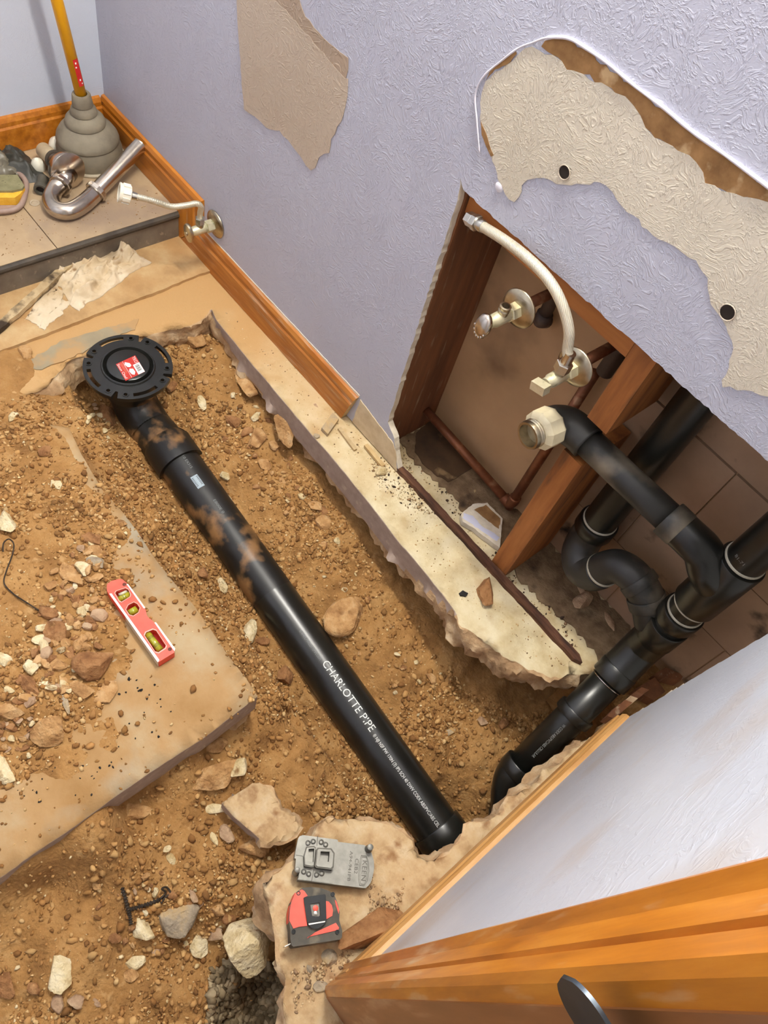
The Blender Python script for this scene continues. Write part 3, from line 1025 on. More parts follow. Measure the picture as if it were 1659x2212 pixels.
wall_patch('torn_paper_band', [(1052, 172), (1060, 150), (1085, 128), (1115, 108), (1118, 116), (1095, 140), (1070, 150)], PAPER, 0.0016, 5, 0.006, 0.0015)
wall_patch('torn_paper_band', [(1040, 262), (1048, 280), (1058, 310), (1068, 335), (1062, 338), (1050, 312), (1042, 290)], PAPER, 0.0016, 6, 0.006, 0.001)
# raised bead of paint and caulk along the old fixture edge
bead = [wy(a, b, -0.002) for a, b in ((1036, 330), (1030, 260), (1027, 205), (1045, 165), (1085, 130), (1120, 104), (1150, 92), (1180, 82), (1225, 82), (1262, 101), (1312, 136), (1372, 186), (1432, 231), (1492, 281), (1552, 324), (1612, 368), (1700, 434), (1760, 480))]
bead = catmull(bead, 8)
mb = tube(MB(), bead, [0.0008 + 0.0009 * max(0, float(fbm(np.array(i * 0.21), np.array(0.3), 2)) + 0.35) + (0.0010 if i > 56 else 0) for i in range(len(bead))], 8)
mb.build('paint_bead', CAULK_LIT, wall_r, smooth='all')
mb = MB()
for (a, b) in ((1078, 404),):
    q = wy(a, b, 0.0)
    lathe(mb, (q[0], 0.0005, q[2]), (0, -1, 0), [(0, 0.008), (0.002, 0.006), (0.003, 0.003)], 12)
mb.build('plaster_blob', CAULK_LIT, wall_r, smooth=True)
for k, (a, b, r) in enumerate(((1222, 371, 0.0085), (1574, 673, 0.0095))):
    q = wy(a, b, 0.0)
    mb = lathe(MB(), (q[0], -0.0032, q[2]), (0, 1, 0), [(0.0, r * 1.25), (-0.0006, r * 1.12), (0.0, r), (0.0005, r)], 18, False)
    lathe(mb, (q[0], -0.0030, q[2]), (0, 1, 0), [(0, r)], 18, False)
    mb2 = lathe(MB(), (q[0], -0.0026, q[2]), (0, 1, 0), [(0.0, r), (0.0008, r * 0.96)], 18)
    h = mb2.build('anchor_hole', DARKCAV, wall_r)
    lathe(MB(), (q[0], -0.0028, q[2]), (0, 1, 0), [(0.0, r * 1.12), (-0.0008, r * 1.04), (-0.0002, r * 0.95)], 18, False).build('hole_rim', BEIGE2, h)

# ---- inside the wall cavity ----------------------------------------------------------------
YB = 0.158
cav = struct(box(MB(), (1.0, YB + 0.004, -0.05), (2.30, YB + 0.03, 0.95)).build('wall_cavity_back', BACKP), 'brown back of the wall cavity')
box(MB(), (1.0, YB - 0.002, 0.0), (1.3985, YB + 0.004, 0.95)).build('back_panel', BACKP, cav)
# masonry behind the drain pipes: rows of blocks with open joints
rr = random.Random(5)
for r_ in range(5):
    z0 = 0.0 + r_ * 0.15
    x0 = 1.402 - (0.07 if r_ % 2 else 0.0)
    while x0 < 2.28:
        w = 0.19 + rr.uniform(-0.02, 0.02)
        xa = max(x0, 1.402)
        if xa < x0 + w - 0.012:
            d = rr.uniform(0, 0.003)
            box(MB(), (xa, YB - 0.002 + d, z0 + 0.001), (x0 + w - 0.0025, YB + 0.005, z0 + 0.1475)).build('block', BACKB, cav)
        x0 += w
struct(box(MB(), (1.032, 0.0135, 0.001), (1.071, YB - 0.003, 0.95)).build('stud_left', STUDD), 'old wooden stud at the left side of the hole')
st = struct(box(MB(), (1.403, 0.0205, 0.456), (1.442, 0.150, 0.95)).build('stud_upper', STUD), 'upper piece of the cut wooden stud')
st2 = box(MB(), (1.400, 0.0205, 0.002), (1.439, 0.150, 0.372)).build('stud_lower', STUD)
struct(st2, 'lower piece of the cut wooden stud, leaning in front of the drain')
struct(box(MB(), (1.072, 0.0205, 0.583), (1.4025, 0.058, 0.672)).build('blocking', BLOCKW), 'horizontal wooden blocking along the top of the hole')
mb = MB()
pl = ragged([(1.105, 0.000), (1.64, 0.006), (1.655, 0.014), (1.64, 0.022), (1.40, 0.018), (1.12, 0.014)], 0.012, 0.0012, 12)
prism(mb, [pl], fz, -0.004, 0.011)
struct(mb.build('bottom_plate', PLATE), 'rotten sliver of the wooden bottom plate along the slab')

# ================================================================== DRAIN PIPES
def arc_pts(c, a, b, r, t0, t1, n=12):
    c, a, b = (np.asarray(t, float) for t in (c, a, b))
    return [c + (a * math.cos(t0 + (t1 - t0) * i / n) + b * math.sin(t0 + (t1 - t0) * i / n)) * r for i in range(n + 1)]


R3 = 0.0445                                   # 3 inch pipe
PA = np.array([0.795, -0.311, -0.122])        # pipe axis, flange end
PB = np.array([1.745, -0.322, -0.228])        # pipe axis, end under the near wall
PD = (PB - PA) / np.linalg.norm(PB - PA)
FL = np.array([0.631, -0.316, 0.006])         # centre of the closet flange, top face

pipe = thing('drain_pipe', 'long black plastic drain pipe running through the dug trench', 'pipe', (PA[0], PA[1], PA[2] - R3))
mb = tube(MB(), [PA + PD * t for t in (-0.02, 0.2, 0.37)], R3, 56, False)
mb.build('dusty_length', ABSD, pipe, smooth='all')
mb = tube(MB(), [PA + PD * t for t in (0.37, 0.6, 0.93)], R3, 56, False)
mb.build('clean_length', ABS, pipe, smooth='all')
# closing coupling at the near end
cl = lathe(MB(), PA + PD * 0.912, PD, [(0, R3), (0.0, 0.0485), (0.002, 0.0495), (0.046, 0.0495), (0.050, 0.047), (0.052, 0.040), (0.075, 0.038), (0.13, 0.036)], 48).build('end_coupling', ABS, pipe, smooth=True)
_, pa_, pb_ = frame(PD)


def on_pipe(s0, ang0, r=R3 + 0.0004, org=PA, dr=PD, flip=1.0):
    """wrap (u along the pipe, v around it) onto the pipe surface; ang measured from straight up"""
    d, side, up = frame(dr)

    def g(u, v):
        a = ang0 + flip * v / r
        return org + dr * (s0 + u) + (up * math.cos(a) + side * math.sin(a)) * r
    return g


# angle that faces the viewer and lamp: letters read from far to near, their tops to the right (towards the wall)
d_, side_, up_ = frame(PD)
SGN = 1.0 if side_[1] > 0 else -1.0


def s_at(px, py):
    """distance along the pipe axis for a photo point on the pipe"""
    best = None
    for k in range(400):
        s = k / 400 * 1.0
        p = PA + PD * s + np.array([0, -0.01, R3])
        c = ROT @ (p - CAM)
        q = (829.5 + FPX * c[0] / c[2], 1106 + FPX * c[1] / c[2])
        e = (q[0] - px) ** 2 + (q[1] - py) ** 2
        if best is None or e < best[0]:
            best = (e, s)
    return best[1]


def pipe_text(name, txt, p0, p1, cap, m, ang=-0.30):
    s0, s1 = s_at(*p0), s_at(*p1)
    mb = text_on(MB(), txt, lambda u, v: on_pipe(s0, SGN * ang, flip=SGN)(u, v), cap, s1 - s0)
    return mb.build(name, m, pipe)


pipe_text('print', 'WWW.CHARLOTTEPIPE.COM', (634, 1364), (677, 1428), 0.0065, PRINTG)
pipe_text('print', 'CHARLOTTE PIPE', (684, 1436), (790, 1582), 0.0145, PRINT)
pipe_text('print', '\u00ae NJI NSF PW 170N (3) IPS SCH 40 DWV COEX ABS/PVC/ABS CEL', (794, 1588), (934, 1786), 0.0068, PRINT)
pipe_text('print', '5/0/0 21:0 EX315', (350, 972), (386, 1022), 0.0055, PRINTG, -0.05)
pipe_text('print', 'EB00E 0', (436, 1092), (454, 1122), 0.0055, PRINTG, -0.05)
# small silver bar-code tag
s0, s1 = s_at(399, 1034), s_at(415, 1060)
g = on_pipe(s0, SGN * -0.18, flip=SGN)
mb = MB()
nu = 8
for k in range(4):
    v0, v1 = -0.006 + k * 0.004, -0.006 + (k + 1) * 0.004
    mb.add([g(0, v0), g(s1 - s0, v0), g(s1 - s0, v1), g(0, v1)], [(0, 1, 2, 3)])
lb = mb.build('silver_tag', LABELS, pipe)
mb = MB()
g2 = on_pipe(s0, SGN * -0.18, R3 + 0.0008, flip=SGN)
for k in range(7):
    u = (s1 - s0) * (0.12 + 0.11 * k)
    mb.add([g2(u, -0.005), g2(u + 0.0012, -0.005), g2(u + 0.0012, 0.009), g2(u, 0.009)], [(0, 1, 2, 3)])
mb.build('bar_lines', LABELB, lb)
# moulded marks on the coupling
mb = MB()
g = on_pipe(0.929, SGN * 0.05, 0.0499, flip=SGN)
text_on(mb, 'CHARLOTTE', lambda u, v: g(0.030 - v, -0.02 + u), 0.004, 0.038)
text_on(mb, '3', lambda u, v: g(0.004 + u, 0.0 + v), 0.005)
mb.add([g(0.010, 0.002), g(0.024, 0.002), g(0.024, 0.0028), g(0.010, 0.0028)], [(0, 1, 2, 3)])
mb.build('moulded_mark', EMB, pipe)

# closet flange with its elbow
fl = thing('closet_flange', 'round black closet flange with a red sticker on its test cap', 'flange', (FL[0], FL[1], FL[2] - 0.12))
RO = 0.0885


def circ(r, n=64, c=(0, 0), a0=0.0):
    return [(c[0] + r * math.cos(a0 + 2 * math.pi * k / n), c[1] + r * math.sin(a0 + 2 * math.pi * k / n)) for k in range(n)]


def arcslot(r0, r1, t0, t1, n=12):
    o = [(r1 * math.cos(t0 + (t1 - t0) * k / n), r1 * math.sin(t0 + (t1 - t0) * k / n)) for k in range(n + 1)]
    i = [(r0 * math.cos(t1 + (t0 - t1) * k / n), r0 * math.sin(t1 + (t0 - t1) * k / n)) for k in range(n + 1)]
    return o + i


A0 = math.radians(-20)
outer = []
notch = [A0 + math.radians(a) for a in (62, 152, 242, 332)]
for k in range(180):
    t = 2 * math.pi * k / 180
    dn = min(abs((t - q + math.pi) % (2 * math.pi) - math.pi) for q in notch)
    outer.append((RO * math.cos(t), RO * math.sin(t)) if dn > 0.055 else (0.072 * math.cos(t), 0.072 * math.sin(t)))
holes = [circ(0.052, 48)]
for q in (14, 104, 194, 284):
    holes.append(arcslot(0.0735, 0.0815, A0 + math.radians(q - 17), A0 + math.radians(q + 21)))
for q in (50, 140, 230, 320, 76, 166, 256, 346):
    holes.append(circ(0.0038, 10, (0.077 * math.cos(A0 + math.radians(q)), 0.077 * math.sin(A0 + math.radians(q)))))
ff = lambda u, v, h: (FL[0] + u, FL[1] + v, FL[2] + h)
prism(MB(), [outer] + holes, ff, -0.009, 0.0).build('flange_ring', ABS, fl)
for q in (50, 140, 230, 320, 76, 166, 256, 346):
    mb = MB()
    c = (FL[0] + 0.077 * math.cos(A0 + math.radians(q)), FL[1] + 0.077 * math.sin(A0 + math.radians(q)), FL[2])
    lathe(mb, c, (0, 0, 1), [(-0.004, 0.0062), (0.0012, 0.0062), (0.0012, 0.0040), (-0.004, 0.0038)], 14, False)
    mb.build('bolt_boss', ABS, fl, smooth=True)
cap = lathe(MB(), FL, (0, 0, 1), [(-0.02, 0.052), (0.001, 0.054), (0.003, 0.0525), (0.0032, 0.050), (-0.004, 0.047), (-0.006, 0.0445), (0.0035, 0.042), (0.0048, 0.039), (0.0048, 0.0)], 56)
capo = cap.build('test_cap', ABS, fl, smooth=True)
ze = FL[2] - 0.068
mb = lathe(MB(), (FL[0], FL[1], 0), (0, 0, 1), [(FL[2] - 0.009, 0.058), (FL[2] - 0.016, 0.056), (FL[2] - 0.030, 0.0535), (ze, 0.0535), (ze - 0.001, 0.050)], 48)
mb.build('flange_hub', ABSD, fl, smooth=True)
ec = np.array([FL[0] + 0.084, FL[1], ze + 0.004])
eb = [np.array([FL[0], FL[1], ze + 0.01])]
for i in range(15):
    t = math.pi / 2 * i / 14
    p = np.array([FL[0] + 0.084 * (1 - math.cos(t)), FL[1] + 0.002 * i / 14, ze - 0.062 * math.sin(t)])
    eb.append(p)
eb.append(PA + PD * 0.0)
mb = tube(MB(), catmull(eb, 3), 0.0475, 48)
mb.build('elbow', ABSD, fl, smooth='all')
lathe(MB(), PA - PD * 0.030, PD, [(-0.012, 0.047), (0.0, 0.0518), (0.055, 0.0518), (0.0555, 0.0455)], 48).build('elbow_hub', ABSD, fl, smooth=True)
# sticker
stq = [wz(240 + a / 18.43, 755 + b / 18.43, FL[2] + 0.0052) for a, b in ((190, 590), (960, 235), (1440, 930), (580, 1250))]
O_, E1, E2 = stq[0], stq[3] - stq[0], stq[1] - stq[0]


def stf(dz):
    return lambda u, v: O_ + E1 * u + E2 * v + np.array([0, 0, dz])


def stquad(mb, pts, dz):
    mb.add([stf(dz)(u, v) for u, v in pts], [tuple(range(len(pts)))])
    return mb


sk = prism(MB(), [[(0, 0), (1, 0), (1, 1), (0, 1)]], lambda u, v, h: stf(h)(u, v), 0.0, 0.0004).build('sticker', LABELR, capo)
mb = stquad(MB(), [(0.42, 0.66), (1.0, 0.66), (1.0, 0.99), (0.42, 0.99)], 0.0007)
stquad(mb, [(0.10, 0.40), (0.22, 0.34), (0.40, 0.40), (0.46, 0.50), (0.40, 0.60), (0.26, 0.58)], 0.0007)
stquad(mb, [(0.52, 0.44), (0.64, 0.36), (0.84, 0.40), (0.92, 0.50), (0.80, 0.60), (0.60, 0.58)], 0.0007)
stquad(mb, [(0.02, 0.315), (0.98, 0.315), (0.98, 0.33), (0.02, 0.33)], 0.0007)
text_on(mb, 'TKO', lambda u, v: stf(0.0007)(0.03 + u, 0.80 + v), 0.15, 0.36)
text_on(mb, 'Sioux Chief', lambda u, v: stf(0.0007)(0.05 + u, 0.03 + v), 0.115, 0.88)
mb.build('white_print', LABELW, sk)
mb = MB()
for k in range(5):
    stquad(mb, [(0.06, 0.175 + 0.025 * k), (0.6 + 0.05 * (k % 3), 0.175 + 0.025 * k), (0.6 + 0.05 * (k % 3), 0.183 + 0.025 * k), (0.06, 0.183 + 0.025 * k)], 0.0007)
mb.build('fine_print', mat('label_pink', [(226, 140, 110)], rough=0.5), sk)
mb = MB()
for k in range(7):
    u0 = 0.50 + 0.055 * k
    stquad(mb, [(u0, 0.72), (u0 + 0.02 + 0.012 * (k % 2), 0.72), (u0 + 0.02 + 0.012 * (k % 2), 0.92), (u0, 0.92)], 0.0010)
mb.build('bar_code', LABELB, sk)

# ---- vertical stack, its 45-degree drop and branch fittings ---------------------------------
R2, H2 = 0.0302, 0.0362
SX, SY = 1.703, 0.082
stack = thing('drain_stack', 'black vertical drain stack bending out below the hole at the near wall', 'pipe', (SX, SY - 0.2, -0.25))
tube(MB(), [(SX, SY, z) for z in (0.10, 0.5, 0.95)], R2, 36, False).build('stack_pipe', ABS, stack, smooth='all')
Q0 = np.array([SX, SY, 0.085])
dd = np.array([0.06, -0.735, -0.675])
dd /= np.linalg.norm(dd)
Q1 = Q0 + dd * 0.33
bend = catmull([(SX, SY, 0.14), (SX, SY, 0.115), tuple(Q0 + np.array([0, -0.004, 0.004])), tuple(Q0 + dd * 0.035), tuple(Q0 + dd * 0.06)], 6)
tube(MB(), bend, 0.0345, 36).build('bend', ABS, stack, smooth='all')
tube(MB(), [Q0 + dd * 0.05, Q1], R2, 36).build('drop_pipe', ABS, stack, smooth='all')


def hub(par, c, ax, L, name='hub', m=ABS, r=H2, rin=R2):
    return lathe(MB(), c, ax, [(0, rin), (0, r - 0.001), (0.0015, r), (L - 0.0015, r), (L, r - 0.001), (L, rin)], 36).build(name, m, par, smooth=True)


def ring(par, c, ax, r=R2 + 0.0005, w=0.0022, m=RING):
    return lathe(MB(), c, ax, [(-w, r), (-w * .6, r + 0.0013), (w * .6, r + 0.0013), (w, r)], 36).build('cement_ring', m, par, smooth=True)


hub(stack, Q0 + dd * 0.055, dd, 0.030)
hub(stack, Q0 + dd * 0.165, dd, 0.018)
ring(stack, Q0 + dd * 0.090, dd, m=CHROME, w=0.0012)
hub(stack, (SX, SY, 0.135), (0, 0, 1), 0.055, 'wye_body')
hub(stack, (SX, SY, 0.205), (0, 0, 1), 0.030)
ring(stack, (SX, SY, 0.238), (0, 0, 1))
hub(stack, (SX, SY, 0.268), (0, 0, 1), 0.135, 'tee_body')
ring(stack, (SX, SY, 0.264), (0, 0, 1), 0.0325)
ring(stack, (SX, SY, 0.408), (0, 0, 1))
lathe(MB(), (SX, SY, 0.06 + 0.075), (0, 0, 1), [(0, 0.0345), (0.03, 0.0345)], 30).build('wye_neck', ABS, stack, smooth=True)
# lower elbow turning under the near wall
e2 = catmull([Q1 - dd * 0.006, Q1 + dd * 0.012, Q1 + dd * 0.035 + np.array([0.012, 0.004, -0.006]), Q1 + dd * 0.05 + np.array([0.036, 0.0, -0.022]), Q1 + dd * 0.055 + np.array([0.062, -0.01, -0.045])], 6)
tube(MB(), e2, 0.0325, 36).build('lower_elbow', ABS, stack, smooth='all')
hub(stack, Q1 - dd * 0.018, dd, 0.024)
hub(stack, e2[-6], np.asarray(e2[-1]) - np.asarray(e2[-6]), 0.03)
# print on the drop pipe
_, s3, u3 = frame(dd)
mb = MB()
SG = 1.0 if s3[0] > 0 else -1.0


def drop_txt(s0, length, txt, ang, cap):
    def g(u, v):
        a = ang - SG * v / R2 * -1
        return Q0 + dd * (s0 + u) + (u3 * math.cos(a) + s3 * math.sin(a)) * (R2 + 0.0004)
    return text_on(MB(), txt, g, cap, length)


drop_txt(0.195, 0.085, 'W COEX ABS/PVC/ABS CELLULAR', SG * -0.1, 0.0055).build('print', PRINTG, stack)
mb = text_on(MB(), '81-71', lambda u, v: (SX + math.sin(-0.5 + v / R2 * 0 + u / R2) * (R2 + .0004), SY - math.cos(-0.5 + u / R2) * (R2 + .0004), 0.425 + v), 0.006)
mb.build('print', PRINTG, stack)

# horizontal arm from the sink, with elbow and threaded adapter
AR = 0.0242
arm = thing('sink_drain', 'black horizontal drain arm with a putty coated threaded adapter on its elbow', 'pipe', (1.5, 0.05, 0.36))
AY, AZ = 0.038, 0.402
AX0 = 1.372
tube(MB(), [(AX0 + 0.03, AY, AZ), (1.5, AY + 0.004, AZ - 0.003), (1.615, AY + 0.01, AZ - 0.006)], AR, 32).build('arm_pipe', ABSG, arm, smooth='all')
eb = catmull([(AX0 + 0.050, AY, AZ), (AX0 + 0.028, AY, AZ), (AX0 + 0.008, AY - 0.006, AZ + 0.001), (AX0 - 0.004, AY - 0.020, AZ + 0.001), (AX0 - 0.008, AY - 0.036, AZ)], 6)
tube(MB(), eb, 0.0295, 32).build('elbow', ABSG, arm, smooth='all')
AD = np.array([-0.12, -1.0, -0.02])
AD /= np.linalg.norm(AD)
lathe(MB(), (AX0 - 0.006, AY - 0.026, AZ), AD, [(0, 0.030), (0.004, 0.0325), (0.028, 0.0325), (0.034, 0.027), (0.036, 0.0235)], 10).build('adapter', CREAMP, arm, smooth=False)
lathe(MB(), (AX0 - 0.006, AY - 0.026, AZ) + AD * 0.036, AD, [(0, 0.0225), (0.002, 0.0235), (0.004, 0.0222), (0.006, 0.0235), (0.008, 0.0222), (0.010, 0.0235), (0.014, 0.0228), (0.016, 0.0222), (0.016, 0.0185), (-0.02, 0.0175)], 32).build('threaded_end', NICKEL, arm, smooth=True)
lathe(MB(), (AX0 - 0.006, AY - 0.026, AZ) + AD * 0.018, AD, [(0, 0.0180), (0.001, 0.0180)], 24).build('dark_bore', DARKCAV, arm)
tb = catmull([(1.600, AY + 0.009, AZ - 0.006), (1.63, AY + 0.012, AZ - 0.008), (1.656, AY + 0.020, AZ - 0.018), (1.678, SY - 0.022, AZ - 0.038), (1.695, SY - 0.008, AZ - 0.062)], 6)
tube(MB(), tb, [0.0285 + 0.0025 * i / (len(tb) - 1) for i in range(len(tb))], 32).build('sweep_tee', ABS, arm, smooth='all')
hub(arm, (1.585, AY + 0.008, AZ - 0.005), (1, 0.03, -0.02), 0.028, r=0.0300, rin=AR, m=ABSG)

# second line: vertical pipe behind the stud, trap bend, and branch into the wye
vx_, vy_ = 1.497, 0.112
vent = thing('trap_line', 'black pipe dropping behind the cut stud into an S-shaped trap', 'pipe', (1.5, 0.1, 0.14))
tube(MB(), [(vx_, vy_, z) for z in (0.21, 0.5, 0.95)], R2, 32, False).build('riser_pipe', ABS, vent, smooth='all')
hub(vent, (vx_, vy_, 0.180), (0, 0, 1), 0.028)
ring(vent, (vx_, vy_, 0.211), (0, 0, 1))
p1 = wy(1262, 1195, 0.085)
tr = catmull([(vx_, vy_, 0.20), (vx_, vy_, 0.175), (vx_ + 0.001, vy_ - 0.006, 0.150), (vx_ + 0.012, vy_ - 0.020, 0.128), (vx_ + 0.034, vy_ - 0.032, 0.120), (vx_ + 0.055, vy_ - 0.036, 0.135), (vx_ + 0.064, vy_ - 0.036, 0.158)], 7)
tube(MB(), tr, 0.0318, 32).build('trap_bend', ABSG, vent, smooth='all')
q_ = np.array([vx_ + 0.064, vy_ - 0.036, 0.158])
ring(vent, q_ + np.array([0.001, 0, 0.006]), (0.2, 0, 1), 0.0305)
tr2 = catmull([tuple(q_ - np.array([0.002, 0, 0.006])), tuple(q_ + np.array([0.002, 0, 0.014])), tuple(q_ + np.array([0.016, 0.002, 0.040])), tuple(q_ + np.array([0.044, 0.003, 0.050])), tuple(q_ + np.array([0.076, 0.004, 0.040])),
               tuple(q_ + np.array([0.100, 0.006, 0.018])), tuple(q_ + np.array([0.122, 0.006, -0.006]))], 7)
tube(MB(), tr2, 0.0300, 32).build('return_bend', ABSG, vent, smooth='all')
hub(vent, q_ + np.array([0.052, 0.0035, 0.0492]), (1, 0, -0.22), 0.018, r=0.0330, rin=0.0298, m=ABSG)
hub(vent, q_ + np.array([0.082, 0.004, 0.036]), (0.75, 0, -0.68), 0.022, r=0.0330, rin=0.0298, m=ABSG)

# ================================================================== SUPPLY PIPES AND STOP VALVES
def thing_pipe(name, label, parts, loc):
    t = thing(name, label, 'pipe', loc)
    for nm, pts, r, m in parts:
        tube(MB(), pts, r, 18).build(nm, m, t, smooth='all')
    return t


c0 = wz(893, 848, 0.02)
cp_ = thing_pipe('copper_pipe', 'old copper pipe along the cavity floor turning up behind the drain adapter', [
    ('floor_run', [(1.071, 0.118, 0.060), (1.15, 0.122, 0.052), (1.325, 0.128, 0.034)], 0.0095, COPPER),
    ('riser', [(1.333, 0.130, 0.022), (1.336, 0.130, 0.20), (1.338, 0.131, 0.43)], 0.0095, COPPER),
    ('elbow_joint', catmull([(1.312, 0.128, 0.036), (1.328, 0.129, 0.033), (1.334, 0.130, 0.044), (1.334, 0.130, 0.060)], 5), 0.0118, COPPER)], (1.3, 0.13, 0.02))
thing_pipe('water_riser', 'dark iron riser behind the upper left stop valve', [
    ('pipe', [(1.213, 0.128, 0.44), (1.213, 0.128, 0.95)], 0.0108, DARKP), ('coupling', [(1.213, 0.128, 0.556), (1.213, 0.128, 0.60)], 0.0142, DARKP),
    ('elbow_joint', [(1.213, 0.140, 0.432), (1.213, 0.128, 0.436), (1.213, 0.128, 0.452)], 0.0140, DARKP)], (1.213, 0.128, 0.43))
thing_pipe('water_riser', 'dark iron riser behind the lower stop valve beside the stud', [
    ('pipe', [(1.350, 0.134, 0.44), (1.362, 0.134, 0.95)], 0.0140, DARKP), ('coupling', [(1.352, 0.134, 0.56), (1.354, 0.134, 0.60)], 0.0175, DARKP)], (1.35, 0.134, 0.43))


def hexprof(mb, org, ax, r, L, mi=0):
    return lathe(mb, org, ax, [(0, r * 0.92), (0.001, r), (L - 0.001, r), (L, r * 0.92)], 6, True, mi)


def stop_valve(label, esc, rot_out, body_len, handle_mode, wall_y, out_ax=(0, 0, 1), er=0.0305):
    """escutcheon centre, body reaching towards -y, outlet and oval handle"""
    esc = np.asarray(esc, float)
    t = thing('stop_valve', label, 'valve', (esc[0], esc[1] - 0.03, esc[2] - 0.03))
    ax = np.array([0, -1.0, 0])
    lathe(MB(), esc, ax, [(0.0, er), (0.0015, er), (0.003, er * 0.97), (0.006, er * 0.72), (0.0085, er * 0.45), (0.009, er * 0.3)], 36).build('escutcheon', NICKEL, t, smooth=True)
    if wall_y > esc[1] + 0.005:
        tube(MB(), [esc + np.array([0, 0.001, 0]), (esc[0], wall_y, esc[2] - 0.004)], 0.0085, 16).build('stub_pipe', COPPER, t, smooth='all')
    hexprof(MB(), esc + ax * 0.008, ax, 0.0135, 0.017).build('compression_nut', BRASS, t)
    lathe(MB(), esc + ax * 0.024, ax, [(0, 0.0095), (0.004, 0.0105), (0.030, 0.0105), (0.034, 0.0085), (0.042, 0.0085)], 20).build('body', BRASS, t, smooth=True)
    oa = np.asarray(out_ax, float)
    oa /= np.linalg.norm(oa)
    oc = esc + ax * 0.040
    lathe(MB(), oc, oa, [(0.004, 0.0078), (0.014, 0.0078), (0.0145, 0.0088), (0.017, 0.0078), (0.019, 0.0088), (0.022, 0.0088), (0.0225, 0.0060), (0.012, 0.0058)], 20).build('outlet', NICKEL, t, smooth=True)
    lathe(MB(), oc + oa * 0.013, oa, [(0.0, 0.0059), (0.0005, 0.0059)], 16).build('outlet_bore', DARKCAV, t)
    lathe(MB(), esc + ax * 0.060, ax, [(0, 0.0055), (0.016, 0.0055)], 14).build('stem', NICKEL, t, smooth=True)
    hc = esc + ax * (0.060 + body_len)
    return t, oc + oa * 0.022, hc, ax


# upper left valve in the hole
e1 = wy(1122, 666, 0.004)
t, o1, h1, ax = stop_valve('chrome stop valve with an empty outlet and oval handle, upper left in the wall hole', e1, 0, 0.014, 0, YB - 0.002)
hx = np.array([-0.25, -0.95, 0.12])
hx /= np.linalg.norm(hx)
mb = lathe(MB(), h1, hx, [(-0.003, 0.006), (-0.002, 0.0185), (0.002, 0.0200), (0.006, 0.0185), (0.010, 0.0120), (0.0112, 0.004)], 32, sx=0.72)
hnd = mb.build('handle', CHROME, t, smooth=True)
mb = MB()
d3, a3, b3 = frame(hx)
for k in range(7):
    an = math.radians(205 + k * 22)
    p = h1 + hx * 0.0045 + (a3 * math.cos(an) * 0.72 + b3 * math.sin(an)) * 0.0185
    lathe(mb, p, hx, [(-0.003, 0.0022), (0.002, 0.0022), (0.003, 0.0012)], 8)
mb.build('grip_rib', CHROME, hnd, smooth=True)
# lower right valve in the hole, hose attached
e2v = wy(1243, 792, 0.004)
t2, o2, h2, ax = stop_valve('chrome stop valve with a braided hose screwed to its outlet, above the drain adapter', e2v, 0, 0.012, 0, YB - 0.002)
obox(MB(), h2 + np.array([0, -0.004, 0]), (0.0115, 0, 0.003), (0, 0.0075, 0), (-0.0015, 0, 0.0065)).build('handle', BRASS, t2)
# valve for the toilet on the long wall
e3 = wy(466, 484, -0.0012)
t3, o3, h3, ax = stop_valve('stop valve on the lavender wall above the baseboard step', e3, 0, 0.006, 0, 0.0, er=0.0305)
hx = np.array([0.05, -0.98, -0.1])
lathe(MB(), h3, hx, [(-0.003, 0.006), (-0.002, 0.0225), (0.002, 0.024), (0.005, 0.0225), (0.007, 0.0120), (0.0075, 0.004)], 32, sx=0.62).build('handle', NICKEL, t3, smooth=True)


def braid_mat():
    m = mat('braided_steel_hose', [(206, 196, 172), (226, 218, 196)], 60, 0.38, 0.55)
    nt = m.node_tree
    N = nt.nodes
    L = nt.links
    tc = N.new('ShaderNodeTexCoord')
    w1 = N.new('ShaderNodeTexWave')
    w1.inputs['Scale'].default_value = 190.0
    w1.bands_direction = 'DIAGONAL'
    L.new(tc.outputs['Object'], w1.inputs['Vector'])
    bp = N.new('ShaderNodeBump')
    bp.inputs['Strength'].default_value = 0.5
    bp.inputs['Distance'].default_value = 0.0008
    L.new(w1.outputs['Fac'], bp.inputs['Height'])
    L.new(bp.outputs['Normal'], N['Principled BSDF'].inputs['Normal'])
    return m


BRAID = braid_mat()
# hose in the hole
hp = [o2 + np.array([0, 0, -0.004]), o2 + np.array([0, 0, 0.016])]
for a, b, y in ((1226, 756, -0.036), (1229, 715, -0.036), (1215, 660, -0.036), (1186, 606, -0.034), (1140, 558, -0.028), (1088, 518, -0.020), (1040, 488, -0.010)):
    hp.append(wy(a, b, y))
hose = thing('braided_hose', 'braided steel supply hose arching up to the top left corner of the wall hole', 'hose', o2)
hpts = catmull(hp, 10)
tube(MB(), hpts[6:], 0.0075, 18).build('braided_sleeve', BRAID, hose, smooth='all')
da = hpts[-1] - hpts[-6]
da /= np.linalg.norm(da)
lathe(MB(), hpts[-1] - da * 0.006, da, [(0, 0.0082), (0.004, 0.0090), (0.012, 0.0090), (0.014, 0.0075), (0.018, 0.0075)], 20).build('ferrule', STEEL, hose, smooth=True)
hexprof(MB(), hpts[-1] + da * 0.008, da, 0.0118, 0.011).build('end_nut', STEEL, hose)
hexprof(MB(), hpts[-1] + da * 0.020, da, 0.0105, 0.013).build('end_nut', STEEL, hose)
hexprof(MB(), o2 + np.array([0, 0, -0.008]), (0, 0, 1), 0.0120, 0.016).build('valve_nut', STEEL, hose)
lathe(MB(), o2 + np.array([0, 0, 0.008]), (0, 0, 1), [(0, 0.0085), (0.018, 0.0080)], 18).build('ferrule', CHROME, hose, smooth=True)
